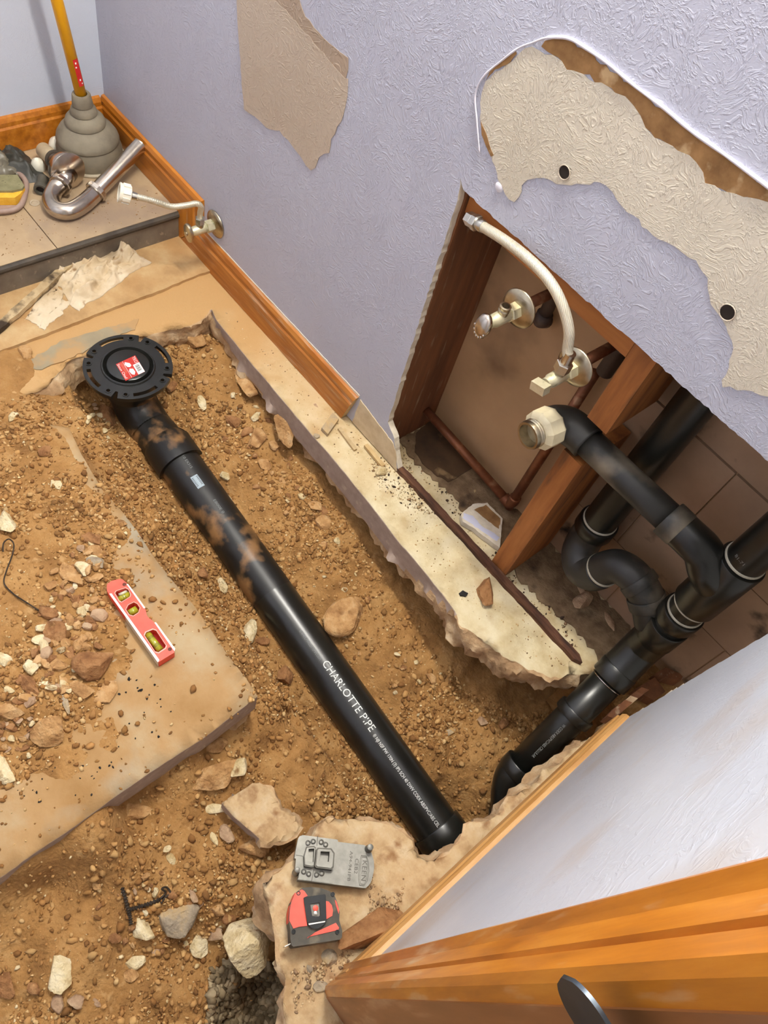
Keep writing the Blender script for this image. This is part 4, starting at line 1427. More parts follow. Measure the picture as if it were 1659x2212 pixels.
# hose of the toilet valve
hp = [o3 + np.array([0, 0, -0.004]), o3 + np.array([0, 0, 0.018])]
yv = o3[1]
for a, b, y in ((434, 447, yv - 0.002), (424, 440, yv - 0.012), (400, 444, yv - 0.030), (368, 446, yv - 0.055), (330, 434, yv - 0.088), (292, 424, yv - 0.118)):
    hp.append(wy(a, b, y))
hpts = catmull(hp, 10)
hz = thing('supply_hose', 'short grey supply hose with a white plastic nut reaching over the step', 'hose', o3)
tube(MB(), hpts, 0.0062, 18).build('braided_sleeve', BRAID, hz, smooth='all')
da = hpts[-1] - hpts[-8]
da /= np.linalg.norm(da)
hexprof(MB(), o3 + np.array([0, 0, -0.006]), (0, 0, 1), 0.0100, 0.014).build('valve_nut', STEEL, hz)
lathe(MB(), hpts[-1] - da * 0.003, da, [(0, 0.0072), (0.010, 0.0080), (0.012, 0.0100)], 20).build('ferrule', STEEL, hz, smooth=True)
nb = MB()
lathe(nb, hpts[-1] + da * 0.008, da, [(0.0, 0.0085), (0.001, 0.0165), (0.004, 0.0180), (0.018, 0.0180), (0.0215, 0.0195), (0.024, 0.0195), (0.024, 0.0150), (0.004, 0.0140), (0.004, 0.003)], 28)
for k in range(8):
    an = 2 * math.pi * k / 8
    d3, a3, b3 = frame(da)
    c = hpts[-1] + da * 0.018 + (a3 * math.cos(an) + b3 * math.sin(an)) * 0.0182
    rad_ = a3 * math.cos(an) + b3 * math.sin(an)
    obox(nb, c, da * 0.007, rad_ * 0.0016, np.cross(da, rad_) * 0.0035)
nb.build('plastic_nut', WHITEP, hz, smooth=True)

# ================================================================== THINGS ON THE RAISED TILE FLOOR
ZT = 0.0755
# plunger
pb = np.array([0.089, -0.091, ZT])
pl = thing('plunger', 'grey rubber plunger with a yellow handle standing in the far corner', 'plunger', pb)
prof = [(0.0, 0.052), (0.0, 0.0725), (0.004, 0.0745), (0.012, 0.0755), (0.030, 0.0745), (0.046, 0.0690), (0.0470, 0.0705), (0.0495, 0.0715), (0.058, 0.0690), (0.070, 0.0610), (0.080, 0.0490), (0.0835, 0.0415), (0.0840, 0.0450), (0.0870, 0.0458),
        (0.095, 0.0425), (0.103, 0.0350), (0.1065, 0.0265), (0.1070, 0.0295), (0.1095, 0.0300), (0.117, 0.0275), (0.1245, 0.0205), (0.1250, 0.0228), (0.1275, 0.0230), (0.146, 0.0205), (0.1485, 0.0190), (0.1487, 0.0135), (0.144, 0.0130)]
tilt_ax = np.array([-0.01, -0.035, 1.0])
prof2 = [(h * 1.04, r * 0.97) for h, r in prof]
bell = lathe(MB(), pb, tilt_ax, prof2, 56).build('rubber_bell', RUBBER, pl, smooth=True)
lathe(MB(), pb + np.array([0, 0, 0.0005]), tilt_ax, [(0.0, 0.0740), (0.0005, 0.0775), (0.004, 0.0785), (0.0065, 0.0770)], 56).build('pale_rim', mat('pale_rubber', [(176, 164, 142), (190, 178, 156)], 30, 0.7), bell, smooth=True)
n0 = pb + tilt_ax * 0.148
n1 = n0 + np.array([-0.020, -0.062, 0.52])
hd = (n1 - n0) / np.linalg.norm(n1 - n0)
han = tube(MB(), [n0 - hd * 0.006, n0 + hd * 0.25, n1], 0.0118, 28).build('handle', YELLOW, pl, smooth='all')
d3, a3, b3 = frame(hd)


def on_handle(s0, a0):
    fx = np.array([0.86, -0.3, 0]) - hd * (np.array([0.86, -0.3, 0]) @ hd)
    fx /= np.linalg.norm(fx)
    fy = np.cross(hd, fx)

    def g(u, v):
        a = a0 + v / 0.0118
        return n0 + hd * (s0 + u) + (fx * math.cos(a) + fy * math.sin(a)) * 0.0122
    return g


g = on_handle(0.028, 0.55)
mb = MB()
for k in range(6):
    v0 = -0.006 + k * 0.002
    mb.add([g(0, v0), g(0.058, v0), g(0.058, v0 + 0.002), g(0, v0 + 0.002)], [(0, 1, 2, 3)])
rl = mb.build('red_label', REDL, han)
mb = MB()
for u, v, w in ((0.048, -0.003, .004), (0.040, -0.004, .003), (0.012, -0.002, .004), (0.004, 0.001, .003)):
    q = on_handle(0.028, 0.55)
    mb.add([q(u, v) + hd * 0 + (q(u, v) - (n0 + hd * (0.028 + u))) * 0.02, q(u + w, v) + (q(u, v) - (n0 + hd * (0.028 + u))) * 0.02, q(u + w, v + 0.003) + (q(u, v) - (n0 + hd * (0.028 + u))) * 0.02, q(u, v + 0.003) + (q(u, v) - (n0 + hd * (0.028 + u))) * 0.02], [(0, 1, 2, 3)])
mb.build('label_marks', LABELW, rl)['kind'] = 'stuff'

# chrome sink trap
tr = thing('sink_trap', 'dusty chrome sink trap lying in front of the plunger', 'drain trap', wz(170, 420, ZT))
RT = 0.0185


def tz(a, b, z):
    return wz(a, b, z)


jb = [tz(209, 414, ZT + RT + 0.003), tz(180, 440, ZT + RT + 0.001), tz(150, 456, ZT + RT), tz(122, 452, ZT + RT), tz(110, 432, ZT + RT), tz(118, 410, ZT + RT + 0.004), tz(131, 397, ZT + RT + 0.010)]
tube(MB(), catmull(jb, 9), RT, 32).build('j_bend', CHROME, tr, smooth='all')
s0 = tz(205, 417, ZT + RT + 0.003)
s1 = tz(303, 314, ZT + 0.068)
sdir = (s1 - s0) / np.linalg.norm(s1 - s0)
tube(MB(), [s0, s1], 0.0170, 32, False).build('straight_tube', CHROME, tr, smooth='all')
lathe(MB(), s1, sdir, [(-0.002, 0.0172), (0.0, 0.0176), (0.0, 0.0150), (-0.03, 0.0148)], 32, False).build('tube_mouth', CHROME, tr, smooth=True)
lathe(MB(), s1 - sdir * 0.02, sdir, [(0, 0.0149), (0.0005, 0.0149)], 24).build('tube_bore', DARKCAV, tr)
for c, dct in ((s0 + sdir * 0.006, sdir), (tz(131, 399, ZT + RT + 0.010), tz(150, 376, ZT + 0.03) - tz(131, 399, ZT + RT + 0.010))):
    dct = np.asarray(dct) / np.linalg.norm(dct)
    lathe(MB(), c, dct, [(-0.007, RT), (-0.0068, 0.0235), (-0.004, 0.0245), (0.004, 0.0245), (0.0055, 0.0215), (0.006, 0.017)], 12).build('slip_nut', CHROME, tr, smooth=False)
c0 = tz(133, 397, ZT + RT + 0.010)
c1 = tz(152, 373, ZT + 0.032)
dct = (c1 - c0) / np.linalg.norm(c1 - c0)
tube(MB(), [c0, c1], 0.0172, 28).build('wall_tube', CHROME, tr, smooth='all')
bc = tz(146, 369, ZT + 0.043)
bax = tz(112, 340, ZT + 0.034) - bc
bax /= np.linalg.norm(bax)
lathe(MB(), bc - bax * 0.004, bax, [(0.0, 0.0385), (0.001, 0.0400), (0.003, 0.0400), (0.018, 0.0375), (0.030, 0.0300), (0.038, 0.0215), (0.042, 0.0180), (0.055, 0.0175), (0.062, 0.0172)], 36).build('bell_escutcheon', CHROME, tr, smooth=True)
lathe(MB(), bc + bax * 0.055, bax, [(0, 0.0205), (0.005, 0.0205), (0.0055, 0.0175)], 28).build('rubber_washer', mat('dark_washer', [(70, 62, 52)], rough=0.7), tr, smooth=True)
lathe(MB(), bc + bax * 0.060, bax, [(0, 0.0168), (0.046, 0.0168), (0.048, 0.0155)], 28).build('tailpiece', mat('beige_tailpiece', [(176, 156, 124), (198, 180, 148)], 30, 0.6), tr, smooth=True)

# white scraps behind
for k, (a, b, s, lab) in enumerate(((124, 312, 0.021, 'cream plastic lump wedged against the plunger bell'), (82, 354, 0.016, 'white plastic cap between the black plastic and the trap'))):
    p = tz(a, b, ZT + s * 0.8)
    o = lathe(MB(), (p[0], p[1], ZT), (0.15, -0.1, 1), [(0.0, s * 0.9), (s * 0.6, s), (s * 1.4, s * 0.72), (s * 1.8, s * 0.25)], 20).build('white_scrap', WHITEP, smooth=True)
    tag(o, lab, 'plastic scrap')
# crumpled black plastic
def crumple(name, loops_px, z0, hgt, m, seed, nx=26, ny=18, fold=0.012, parent=None, fq=60.0):
    """a crumpled sheet stretched over four corner points on the floor"""
    q = [tz(a, b, z0) for a, b in loops_px]
    vs_ = []
    for i in range(nx + 1):
        for j in range(ny + 1):
            u, v = i / nx, j / ny
            p = q[0] * (1 - u) * (1 - v) + q[1] * u * (1 - v) + q[2] * u * v + q[3] * (1 - u) * v
            e = min(u, 1 - u, v, 1 - v)
            bulge = min(1.0, e * 5)
            a = fbm(np.array(p[0] * fq + seed), np.array(p[1] * fq), 3)
            rdg = 1 - abs(vnoise(np.array(p[0] * fq * 0.8 + 5 + seed), np.array(p[1] * fq * 0.8 + p[0] * 30))) * 4
            z = z0 + 0.001 + bulge * (hgt * (0.55 + 0.6 * float(a)) + fold * max(0.0, float(rdg)))
            j_ = 0.010 * float(fbm(np.array(u * 9 + seed), np.array(v * 9), 2))
            vs_.append((p[0] + j_, p[1] + 0.010 * float(fbm(np.array(v * 9 + seed), np.array(u * 9 + 4), 2)), max(z, z0 + 0.0006)))
    fs = [(i * (ny + 1) + j, (i + 1) * (ny + 1) + j, (i + 1) * (ny + 1) + j + 1, i * (ny + 1) + j + 1) for i in range(nx) for j in range(ny)]
    mb = MB().add(vs_, fs)
    # underside so that the sheet has thickness
    n = len(vs_)
    mb.add([(p[0], p[1], p[2] - 0.0009) for p in vs_], [tuple(reversed(f)) for f in fs])
    return mb.build(name, m, parent, smooth='all')


o = crumple('plastic_bag', [(-120, 300), (45, 318), (112, 398), (-90, 380)], ZT, 0.030, BAG, 3.0, 34, 24, 0.016)
tag(o, 'crumpled dusty black plastic beside the trap at the left edge', 'plastic bag')
o = crumple('plastic_bag', [(-60, 345), (20, 338), (45, 378), (-50, 392)], ZT + 0.012, 0.022, mat('taped_grey_plastic', [(98, 92, 78), (128, 120, 102)], 26, 0.35), 8.0, 18, 14, 0.008)
tag(o, 'shiny grey taped bundle on the black plastic behind the sponge', 'plastic bundle')
# small fitting
p0, p1 = tz(86, 415, ZT + 0.014), tz(92, 385, ZT + 0.014)
ax_ = (p0 - p1) / np.linalg.norm(p0 - p1)
ft = thing('pipe_fitting', 'small dark grey pipe fitting pointing its open end at the viewer', 'pipe fitting', (p0[0], p0[1], ZT))
GREYF = mat('grey_fitting', [(74, 70, 60), (98, 92, 80)], 30, 0.6)
lathe(MB(), p1, ax_, [(0, 0.0105), (0.028, 0.0105), (0.029, 0.0125), (0.033, 0.0125)], 24).build('tube', GREYF, ft, smooth=True)
lathe(MB(), p1 + ax_ * 0.030, ax_, [(0, 0.0105), (0.001, 0.0140), (0.011, 0.0140), (0.012, 0.0130), (0.012, 0.0088), (0.0, 0.0085)], 24).build('collar', GREYF, ft, smooth=True)
lathe(MB(), p1 + ax_ * 0.036, ax_, [(0, 0.0087), (0.0004, 0.0087)], 20).build('bore', DARKCAV, ft)
w = tz(75, 439, ZT)
o = lathe(MB(), (w[0], w[1], ZT + 0.0002), (0, 0, 1), [(0, 0.0105), (0.0012, 0.0108), (0.0022, 0.0095), (0.0016, 0.0065), (0.0002, 0.006)], 28).build('washer', mat('pale_washer', [(176, 158, 132)], rough=0.6), smooth=True)
tag(o, 'pale flat washer on the tile in front of the small fitting', 'washer')
# sponge in its tray
tc_ = tz(12, 425, ZT)
ty = thing('sponge_tray', 'pinkish grey plastic tray holding the yellow sponge', 'tray', (tc_[0], tc_[1], ZT))
loop = [tz(a, b, ZT + 0.009) for a, b in ((-70, 385), (-20, 378), (34, 375), (52, 386), (57, 402), (52, 428), (42, 446), (20, 455), (-20, 458), (-80, 462), (-105, 430))]
cl_ = catmull(loop, 6, True)
tube(MB(), cl_ + [cl_[0], cl_[1]], 0.0058, 12, False).build('rim', TRAY, ty, smooth='all')
prism(MB(), [[(p[0], p[1]) for p in cl_]], fz, ZT, ZT + 0.003).build('base', TRAY, ty)
sq = [tz(a, b, ZT + 0.030) for a, b in ((-60, 376), (37, 375), (52, 398), (42, 412), (30, 420), (-66, 420))]
spg = thing('sponge', 'yellow scrubbing sponge with a dirty olive top at the left edge', 'sponge', (tc_[0], tc_[1], ZT + 0.003))
prism(MB(), [[(p[0], p[1]) for p in sq]], lambda u, v, h: (u, v, h), ZT + 0.0035, ZT + 0.022).build('foam', SPONGEY, spg)
prism(MB(), [[(sq[0][0], sq[0][1]), (sq[1][0], sq[1][1]), (sq[2][0], sq[2][1]), (sq[3][0] * .5 + sq[2][0] * .5, sq[3][1] * .5 + sq[2][1] * .5), (sq[4][0] - .016, sq[4][1] + .004), (sq[5][0] - .016, sq[5][1] + .004)]], lambda u, v, h: (u, v, h), ZT + 0.0222, ZT + 0.0275).build('scour_layer', SPONGEG, spg)

# ================================================================== THINGS ON THE STEP IN FRONT
def sheet(name, px, z0, m, seed, hf, n=(90, 46)):
    q = [wz(a, b, z0) for a, b in px]
    nx, ny = n
    vs_ = []
    for i in range(nx + 1):
        for j in range(ny + 1):
            u, v = i / nx, j / ny
            p = q[0] * (1 - u) * (1 - v) + q[1] * u * (1 - v) + q[2] * u * v + q[3] * (1 - u) * v
            ed = 0.010 * float(fbm(np.array(u * 7 + seed), np.array(v * 7 + seed), 3))
            z = z0 + hf(u, v)
            vs_.append((p[0] + ed, p[1] + 0.012 * float(fbm(np.array(v * 6 + seed * 2), np.array(u * 6), 3)), z))
    fs = [(i * (ny + 1) + j, (i + 1) * (ny + 1) + j, (i + 1) * (ny + 1) + j + 1, i * (ny + 1) + j + 1) for i in range(nx) for j in range(ny)]
    mb = MB().add(vs_, fs)
    mb.add([(p[0], p[1], max(p[2] - 0.0014, z0 + 0.0002)) for p in vs_], [tuple(reversed(f)) for f in fs])
    return mb.build(name, m, smooth='all')


def rag_h(u, v):
    e = min(1.0, min(u, 1 - u, v, 1 - v) * 9)
    f1 = max(0.0, 1 - abs((v - 0.42 - 0.25 * (u - 0.5)) / 0.10)) * (0.3 + 0.7 * u)
    f2 = max(0.0, 1 - abs((v - 0.75 + 0.30 * (u - 0.4)) / 0.07)) * 0.8
    f3 = max(0.0, 1 - abs((u - 0.82 - 0.1 * v) / 0.10)) * 0.9
    nn = float(fbm(np.array(u * 6.0), np.array(v * 5.0), 4))
    r1 = max(0.0, 1 - abs(float(vnoise(np.array(u * 3.2 + v * 2.0 + 3), np.array(v * 4.5 - u * 1.2)))) * 5.5)
    r2 = max(0.0, 1 - abs(float(vnoise(np.array(u * 7.5 + 9 - v * 3), np.array(v * 8.5 + u * 4)))) * 6)
    return 0.0016 + e * (0.004 + 0.012 * f1 + 0.008 * f2 + 0.014 * f3 + 0.014 * abs(nn) + 0.013 * r1 + 0.006 * r2)


o = sheet('rag', [(100, 590), (255, 512), (322, 566), (168, 676)], 0.008, CLOTH, 2.2, rag_h)
tag(o, 'crumpled dirty white rag lying on the ledge below the step', 'rag')
o = sheet('rag', [(52, 690), (118, 600), (150, 660), (95, 715)], 0.008, CLOTH, 6.2, lambda u, v: 0.0012 + 0.004 * abs(float(fbm(np.array(u * 5.0), np.array(v * 5.0), 3))) * min(1, min(u, 1 - u, v, 1 - v) * 8), (24, 16))
tag(o, 'flat folded scrap of dirty cloth left of the white rag', 'rag')
a_, b_ = wz(-10, 715, 0.016), wz(190, 535, 0.022)
dv = (b_ - a_) / np.linalg.norm(b_ - a_)
sv = np.cross((0, 0, 1), dv)
mb = MB()
rs = random.Random(3)
n = 26
vs_ = []
for i in range(n + 1):
    c = a_ + (b_ - a_) * i / n
    w_ = 0.0085 + rs.uniform(-0.0012, 0.0012)
    t_ = 0.0055 + rs.uniform(-0.001, 0.001)
    for sy, sz in ((-1, -1), (1, -1), (1, 1), (-1, 1)):
        vs_.append(c + sv * w_ * sy + np.array([0, 0, t_ * sz]))
fs = []
for i in range(n):
    for k in range(4):
        fs.append((i * 4 + k, i * 4 + (k + 1) % 4, (i + 1) * 4 + (k + 1) % 4, (i + 1) * 4 + k))
fs += [(3, 2, 1, 0), (n * 4, n * 4 + 1, n * 4 + 2, n * 4 + 3)]
o = mb.add(vs_, fs).build('wood_strip', STRIPW)
tag(o, 'mouldy thin wooden strip leaning on the cloth below the step', 'wood strip')

# ================================================================== TOOLS
def zo(x0, y0, sc, pts, z):
    return [wz(x0 + a / sc, y0 + b / sc, z) for a, b in pts]


def flat(pts):
    return [(float(p[0]), float(p[1])) for p in pts]


# torpedo level lying on the concrete block
LZ = 0.020
lev = thing('spirit_level', 'small red spirit level with three vials lying on the concrete block', 'level', wz(305, 1345, 0.0))
lz = lambda pts, z=LZ: flat(zo(200, 1230, 8.295, pts, z))
outl_ = lz([(255, 300), (262, 262), (340, 205), (480, 170), (545, 185), (600, 235), (935, 690), (955, 740), (968, 815), (1000, 865), (1060, 905), (1110, 955), (1470, 1440), (1462, 1490), (1185, 1660), (290, 440), (258, 380)])
w1 = lz([(405, 425), (425, 390), (590, 335), (640, 360), (675, 450), (665, 490), (520, 580), (480, 560)])
w2 = lz([(600, 720), (640, 640), (740, 590), (800, 620), (845, 690), (820, 770), (730, 830), (660, 810)])
w3 = lz([(935, 1185), (960, 1130), (1080, 1080), (1140, 1100), (1315, 1365), (1300, 1405), (1180, 1485), (1120, 1470)])
prism(MB(), [outl_, w1, w2, w3], fz, 0.003, LZ).build('body', RED, lev)
prism(MB(), [outl_], fz, 0.0005, 0.003).build('back_plate', REDDK, lev)
rl_ = lz([(300, 440), (340, 432), (1195, 1625), (1170, 1668)])
prism(MB(), [rl_], fz, 0.001, LZ + 0.0008).build('metal_rail', SILVER, lev)
prism(MB(), [lz([(608, 268), (636, 262), (945, 690), (920, 705)])], fz, 0.001, LZ + 0.0008).build('metal_rail', SILVER, lev)
prism(MB(), [lz([(1108, 958), (1135, 950), (1480, 1425), (1465, 1465)])], fz, 0.001, LZ + 0.0008).build('metal_rail', SILVER, lev)
for wn in (w1, w2, w3):
    cx_ = sum(p[0] for p in wn) / len(wn)
    cy_ = sum(p[1] for p in wn) / len(wn)
    big_ = [(cx_ + (p[0] - cx_) * 1.10, cy_ + (p[1] - cy_) * 1.10) for p in wn]
    prism(MB(), [big_, wn], fz, LZ - 0.001, LZ + 0.0004).build('window_frame', mat('pale_window_frame', [(236, 170, 150)], rough=0.4), lev)


def vial(p, q, z, r, m, marks):
    a = np.array(wz(200 + p[0] / 8.295, 1230 + p[1] / 8.295, z))
    b = np.array(wz(200 + q[0] / 8.295, 1230 + q[1] / 8.295, z))
    v_ = tube(MB(), [a, b], r, 20).build('vial', m, lev, smooth='all')
    d = (b - a) / np.linalg.norm(b - a)
    L = np.linalg.norm(b - a)
    for f_ in marks:
        lathe(MB(), a + d * L * f_, d, [(-0.0003, r + 0.0001), (0.0003, r + 0.0001)], 20).build('vial_line', LABELB, v_)
    return v_


vial((985, 1155), (1215, 1450), 0.0125, 0.0058, VIAL, (0.22, 0.27, 0.32, 0.68, 0.73, 0.78))
vial((465, 545), (660, 445), 0.0125, 0.0050, VIAL, (0.4, 0.6))
vial((470, 460), (620, 390), 0.012, 0.0028, VIALW, ())
vial((655, 790), (790, 710), 0.0125, 0.0062, VIAL, ())
mb = MB()
for (a, b) in ((570, 270), (1385, 1430)):
    p = wz(200 + a / 8.295, 1230 + b / 8.295, LZ)
    lathe(MB(), p, (0, 0, 1), [(-0.001, 0.0034), (0.0002, 0.0034)], 12).build('screw_recess', mat('brown_recess', [(96, 40, 26)], rough=0.7), lev)

# die-cast shear part on the broken concrete
CZ = 0.020
cast = thing('metal_casting', 'silver die-cast metal plate with square bosses on the broken concrete', 'metal part', wz(725, 1865, 0.0))
z3 = lambda pts, z: flat(zo(600, 1780, 6.38, pts, z))
outl_ = z3([(280, 200), (300, 170), (345, 152), (825, 215), (830, 245), (1195, 290), (1250, 330), (1295, 400), (1325, 510), (1330, 600), (1318, 680), (1285, 800), (1250, 850), (1210, 885), (750, 830), (275, 770), (300, 630), (240, 620), (250, 480), (230, 470), (240, 400)], CZ)
prism(MB(), [outl_], fz, 0.004, CZ).build('plate', CASTM, cast)
lft = z3([(283, 205), (345, 158), (822, 218), (750, 822), (280, 762), (305, 625), (345, 600), (360, 470), (340, 440), (250, 425)], CZ + 0.001)
prism(MB(), [lft], fz, CZ - 0.001, CZ + 0.0012).build('raised_half', CASTM, cast)
for l0, l1 in (((550, 165), (540, 300)), ((500, 610), (465, 790))):
    q = z3([(l0[0] - 5, l0[1]), (l0[0] + 5, l0[1]), (l1[0] + 5, l1[1]), (l1[0] - 5, l1[1])], CZ + 0.0014)
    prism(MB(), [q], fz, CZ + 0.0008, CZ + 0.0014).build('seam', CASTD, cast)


def boss(o_px, h_px, top):
    z_ = CZ + top
    ob = z3(o_px, z_)
    hb = z3(h_px, z_)
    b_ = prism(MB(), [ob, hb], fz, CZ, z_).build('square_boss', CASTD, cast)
    cx_ = sum(p[0] for p in ob) / len(ob)
    cy_ = sum(p[1] for p in ob) / len(ob)
    ob2 = [(cx_ + (p[0] - cx_) * 0.86, cy_ + (p[1] - cy_) * 0.86) for p in ob]
    hb2 = [(cx_ + (p[0] - cx_) * 1.06, cy_ + (p[1] - cy_) * 1.06) for p in hb]
    prism(MB(), [ob2, hb2], fz, z_, z_ + 0.0012).build('boss_rim', CASTM, b_)
    prism(MB(), [hb], fz, CZ - 0.004, CZ + 0.002).build('boss_floor', CASTM, b_)


boss([(550, 325), (740, 335), (785, 400), (770, 600), (745, 630), (530, 605), (508, 580), (530, 350)], [(592, 382), (712, 388), (700, 520), (578, 508)], 0.011)
boss([(395, 310), (500, 300), (528, 325), (500, 590), (470, 600), (365, 580), (360, 440)], [(425, 350), (500, 345), (490, 525), (415, 520)], 0.009)
for (a, b) in ((415, 262), (488, 242), (598, 250), (658, 285), (357, 658), (425, 690), (533, 700), (605, 682)):
    p = wz(600 + a / 6.38, 1780 + b / 6.38, CZ + 0.0012)
    lathe(MB(), p, (0, 0, 1), [(0, 0.0036), (0.0008, 0.0040), (0.0016, 0.0034), (0.0018, 0.0026), (0.0010, 0.0018), (0.0010, 0.0002)], 16).build('rivet', CASTM, cast, smooth=True)
for (a, b, r) in ((1250, 345, 0.0058), (255, 655, 0.0050)):
    p = wz(600 + a / 6.38, 1780 + b / 6.38, CZ)
    lathe(MB(), (p[0], p[1], CZ - 0.012), (0, 0, 1), [(0, r * 1.05), (0.012, r * 1.05), (0.022, r * 0.85), (0.028, r * 0.8), (0.0285, r * 0.6)], 20).build('pin', CASTM, cast, smooth=True)
# moulded lettering
O3 = np.array(wz(600 + 1080 / 6.38, 1780 + 360 / 6.38, CZ + 0.0004))
E3 = np.array(wz(600 + 1040 / 6.38, 1780 + 800 / 6.38, CZ + 0.0004)) - O3
L3 = np.linalg.norm(E3)
E3 /= L3
F3 = np.cross((0, 0, 1), E3)
if (F3 @ (np.array(wz(600 + 1200 / 6.38, 1780 + 500 / 6.38, CZ)) - O3)) < 0:
    F3 = -F3


def cl3(ou, ov):
    return lambda u, v: O3 + (E3 * (ou + u) + F3 * (ov + v)) * 0.70 + E3 * 0.002


mb = MB()
text_on(mb, 'A94-941PB', cl3(0.000, -0.013), 0.0065, 0.060)
text_on(mb, 'CEB2', cl3(0.014, 0.000), 0.0075, 0.030)
text_on(mb, 'KEEN', cl3(0.016, 0.0165), 0.010, 0.040)
for k, gr in enumerate((0.0, 0.0028)):
    lp = [(0.006 + gr, 0.012 + gr * .8), (0.006 + gr, 0.024), (0.018, 0.030 - gr), (0.036, 0.0325 - gr), (0.056, 0.030 - gr), (0.066 - gr, 0.024), (0.066 - gr, 0.014 + gr * .8), (0.054, 0.0105 + gr), (0.036, 0.0095 + gr), (0.018, 0.0105 + gr)]
    cx_, cy_ = 0.036, 0.02
    inn = [(cx_ + (p[0] - cx_) * 0.965, cy_ + (p[1] - cy_) * 0.93) for p in lp]
    prism(mb, [lp, inn], lambda u, v, h: cl3(0, 0)(u, v) + np.array([0, 0, h]), 0.0, 0.0003)
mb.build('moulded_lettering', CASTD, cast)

# tape measure
TZ = 0.040
tape = thing('tape_measure', 'red and black tape measure lying clip up on the broken concrete', 'tape measure', wz(680, 1990, 0.0))
outl_ = z3([(318, 895), (345, 878), (450, 868), (600, 882), (720, 930), (790, 1000), (835, 1110), (852, 1220), (848, 1330), (888, 1470), (885, 1560), (860, 1592), (215, 1690), (192, 1670), (176, 1600), (172, 1460), (150, 1330), (155, 1200), (185, 1070), (240, 950)], TZ)
tb_ = prism(MB(), [outl_], fz, 0.003, TZ).build('case', TAPEBLK, tape)
reds = [[(240, 955), (330, 902), (368, 925), (412, 990), (362, 1012), (385, 1210), (405, 1405), (300, 1415), (215, 1440), (160, 1330), (166, 1190), (190, 1075)],
        [(662, 1062), (700, 1068), (745, 1120), (760, 1190), (752, 1265), (672, 1312)],
        [(800, 1362), (845, 1430), (830, 1462), (420, 1555), (400, 1580), (520, 1490)],
        [(785, 1042), (810, 1070), (846, 1180), (838, 1238), (800, 1120)]]
for rp in reds:
    prism(MB(), [z3(rp, TZ + 0.001)], fz, TZ - 0.002, TZ + 0.0015).build('red_shell', RED, tape)
side = z3([(235, 950), (185, 1070), (152, 1200), (148, 1330), (170, 1440), (200, 1430), (170, 1320), (172, 1200), (200, 1080), (250, 965)], TZ - 0.001)
prism(MB(), [side], fz, 0.006, TZ - 0.0005).build('red_side', REDDK, tape)
clip_o = z3([(355, 1020), (375, 1005), (650, 968), (662, 985), (672, 1325), (655, 1370), (600, 1420), (535, 1448), (470, 1435), (425, 1390), (400, 1330)], TZ + 0.006)
clip_h = z3([(448, 1098), (575, 1082), (590, 1255), (560, 1275), (475, 1265)], TZ + 0.006)
ck = prism(MB(), [clip_o, clip_h], fz, TZ + 0.0045, TZ + 0.0060).build('belt_clip', CLIP, tape)
prism(MB(), [z3([(425, 1372), (655, 1335), (650, 1352), (430, 1390)], TZ + 0.0068)], fz, TZ + 0.0058, TZ + 0.0066).build('clip_crease', STEEL, ck)
prism(MB(), [clip_h], fz, TZ + 0.0012, TZ + 0.0022).build('clip_window', mat('dark_steel', [(96, 92, 86)], rough=0.35, metal=0.8), ck)
for (a, b, r, m) in ((520, 1160, 0.0040, RED), (522, 1228, 0.0030, STEEL)):
    p = wz(600 + a / 6.38, 1780 + b / 6.38, TZ + 0.002)
    lathe(MB(), p, (0, 0, 1), [(0, r), (0.0012, r), (0.0016, r * 0.7)], 16).build('clip_rivet', m, ck, smooth=True)
for (a, b) in ((285, 955), (758, 968), (218, 1482), (820, 1488)):
    p = wz(600 + a / 6.38, 1780 + b / 6.38, TZ + 0.001)
    lathe(MB(), p, (0, 0, 1), [(-0.001, 0.0030), (0.0008, 0.0030), (0.0008, 0.0018), (0.0, 0.0016)], 14).build('case_screw', CLIP, tape, smooth=True)
p = wz(600 + 160 / 6.38, 1780 + 1660 / 6.38, 0.02)
obox(MB(), p, (0.0006, 0, 0), (0.002, 0.008, 0.0), (0, 0, 0.012)).build('end_hook', STEEL, tape)

# strike plate on the door jamb, with its curved lip reaching past the casing
tipw = wx(1212, 2112, XN - 0.024)
ZS = float(tipw[2])
sp = thing('strike_plate', 'dark steel strike plate with a rounded lip on the door jamb', 'strike plate', tilt((XN + 0.012, -0.69, ZS)))
LY0 = float(tipw[1])
n_ = 16


def lip_pt(t_, s_, dy):
    x = XN - 0.024 + t_ * 0.030
    y = LY0 - 0.004 * t_ + dy
    hw = 0.0125 * math.sqrt(max(0.0, 1 - (max(0.0, 0.45 - t_) / 0.45) ** 2)) + 0.0003
    return (x, y, ZS + s_ * hw)


vs_ = []
for dy in (0.0, 0.0016):
    for i in range(n_ + 1):
        for s_ in (-1, 1):
            vs_.append(lip_pt(i / n_, s_, dy))
fs = []
k2 = 2 * (n_ + 1)
for i in range(n_):
    fs += [(2 * i, 2 * i + 1, 2 * i + 3, 2 * i + 2), (k2 + 2 * i, k2 + 2 * i + 2, k2 + 2 * i + 3, k2 + 2 * i + 1),
           (2 * i, 2 * i + 2, k2 + 2 * i + 2, k2 + 2 * i), (2 * i + 1, k2 + 2 * i + 1, k2 + 2 * i + 3, 2 * i + 3)]
fs += [(0, k2, k2 + 1, 1), (2 * n_, 2 * n_ + 1, k2 + 2 * n_ + 1, k2 + 2 * n_)]
MB().add(vs_, fs).build('lip', STRIKE, sp, smooth=True)
x0, x1, z0, z1 = XN + 0.005, XN + 0.036, ZS - 0.028, ZS + 0.028
q = [(x0, z0), (x1, z0), (x1, z1), (x0, z1)]
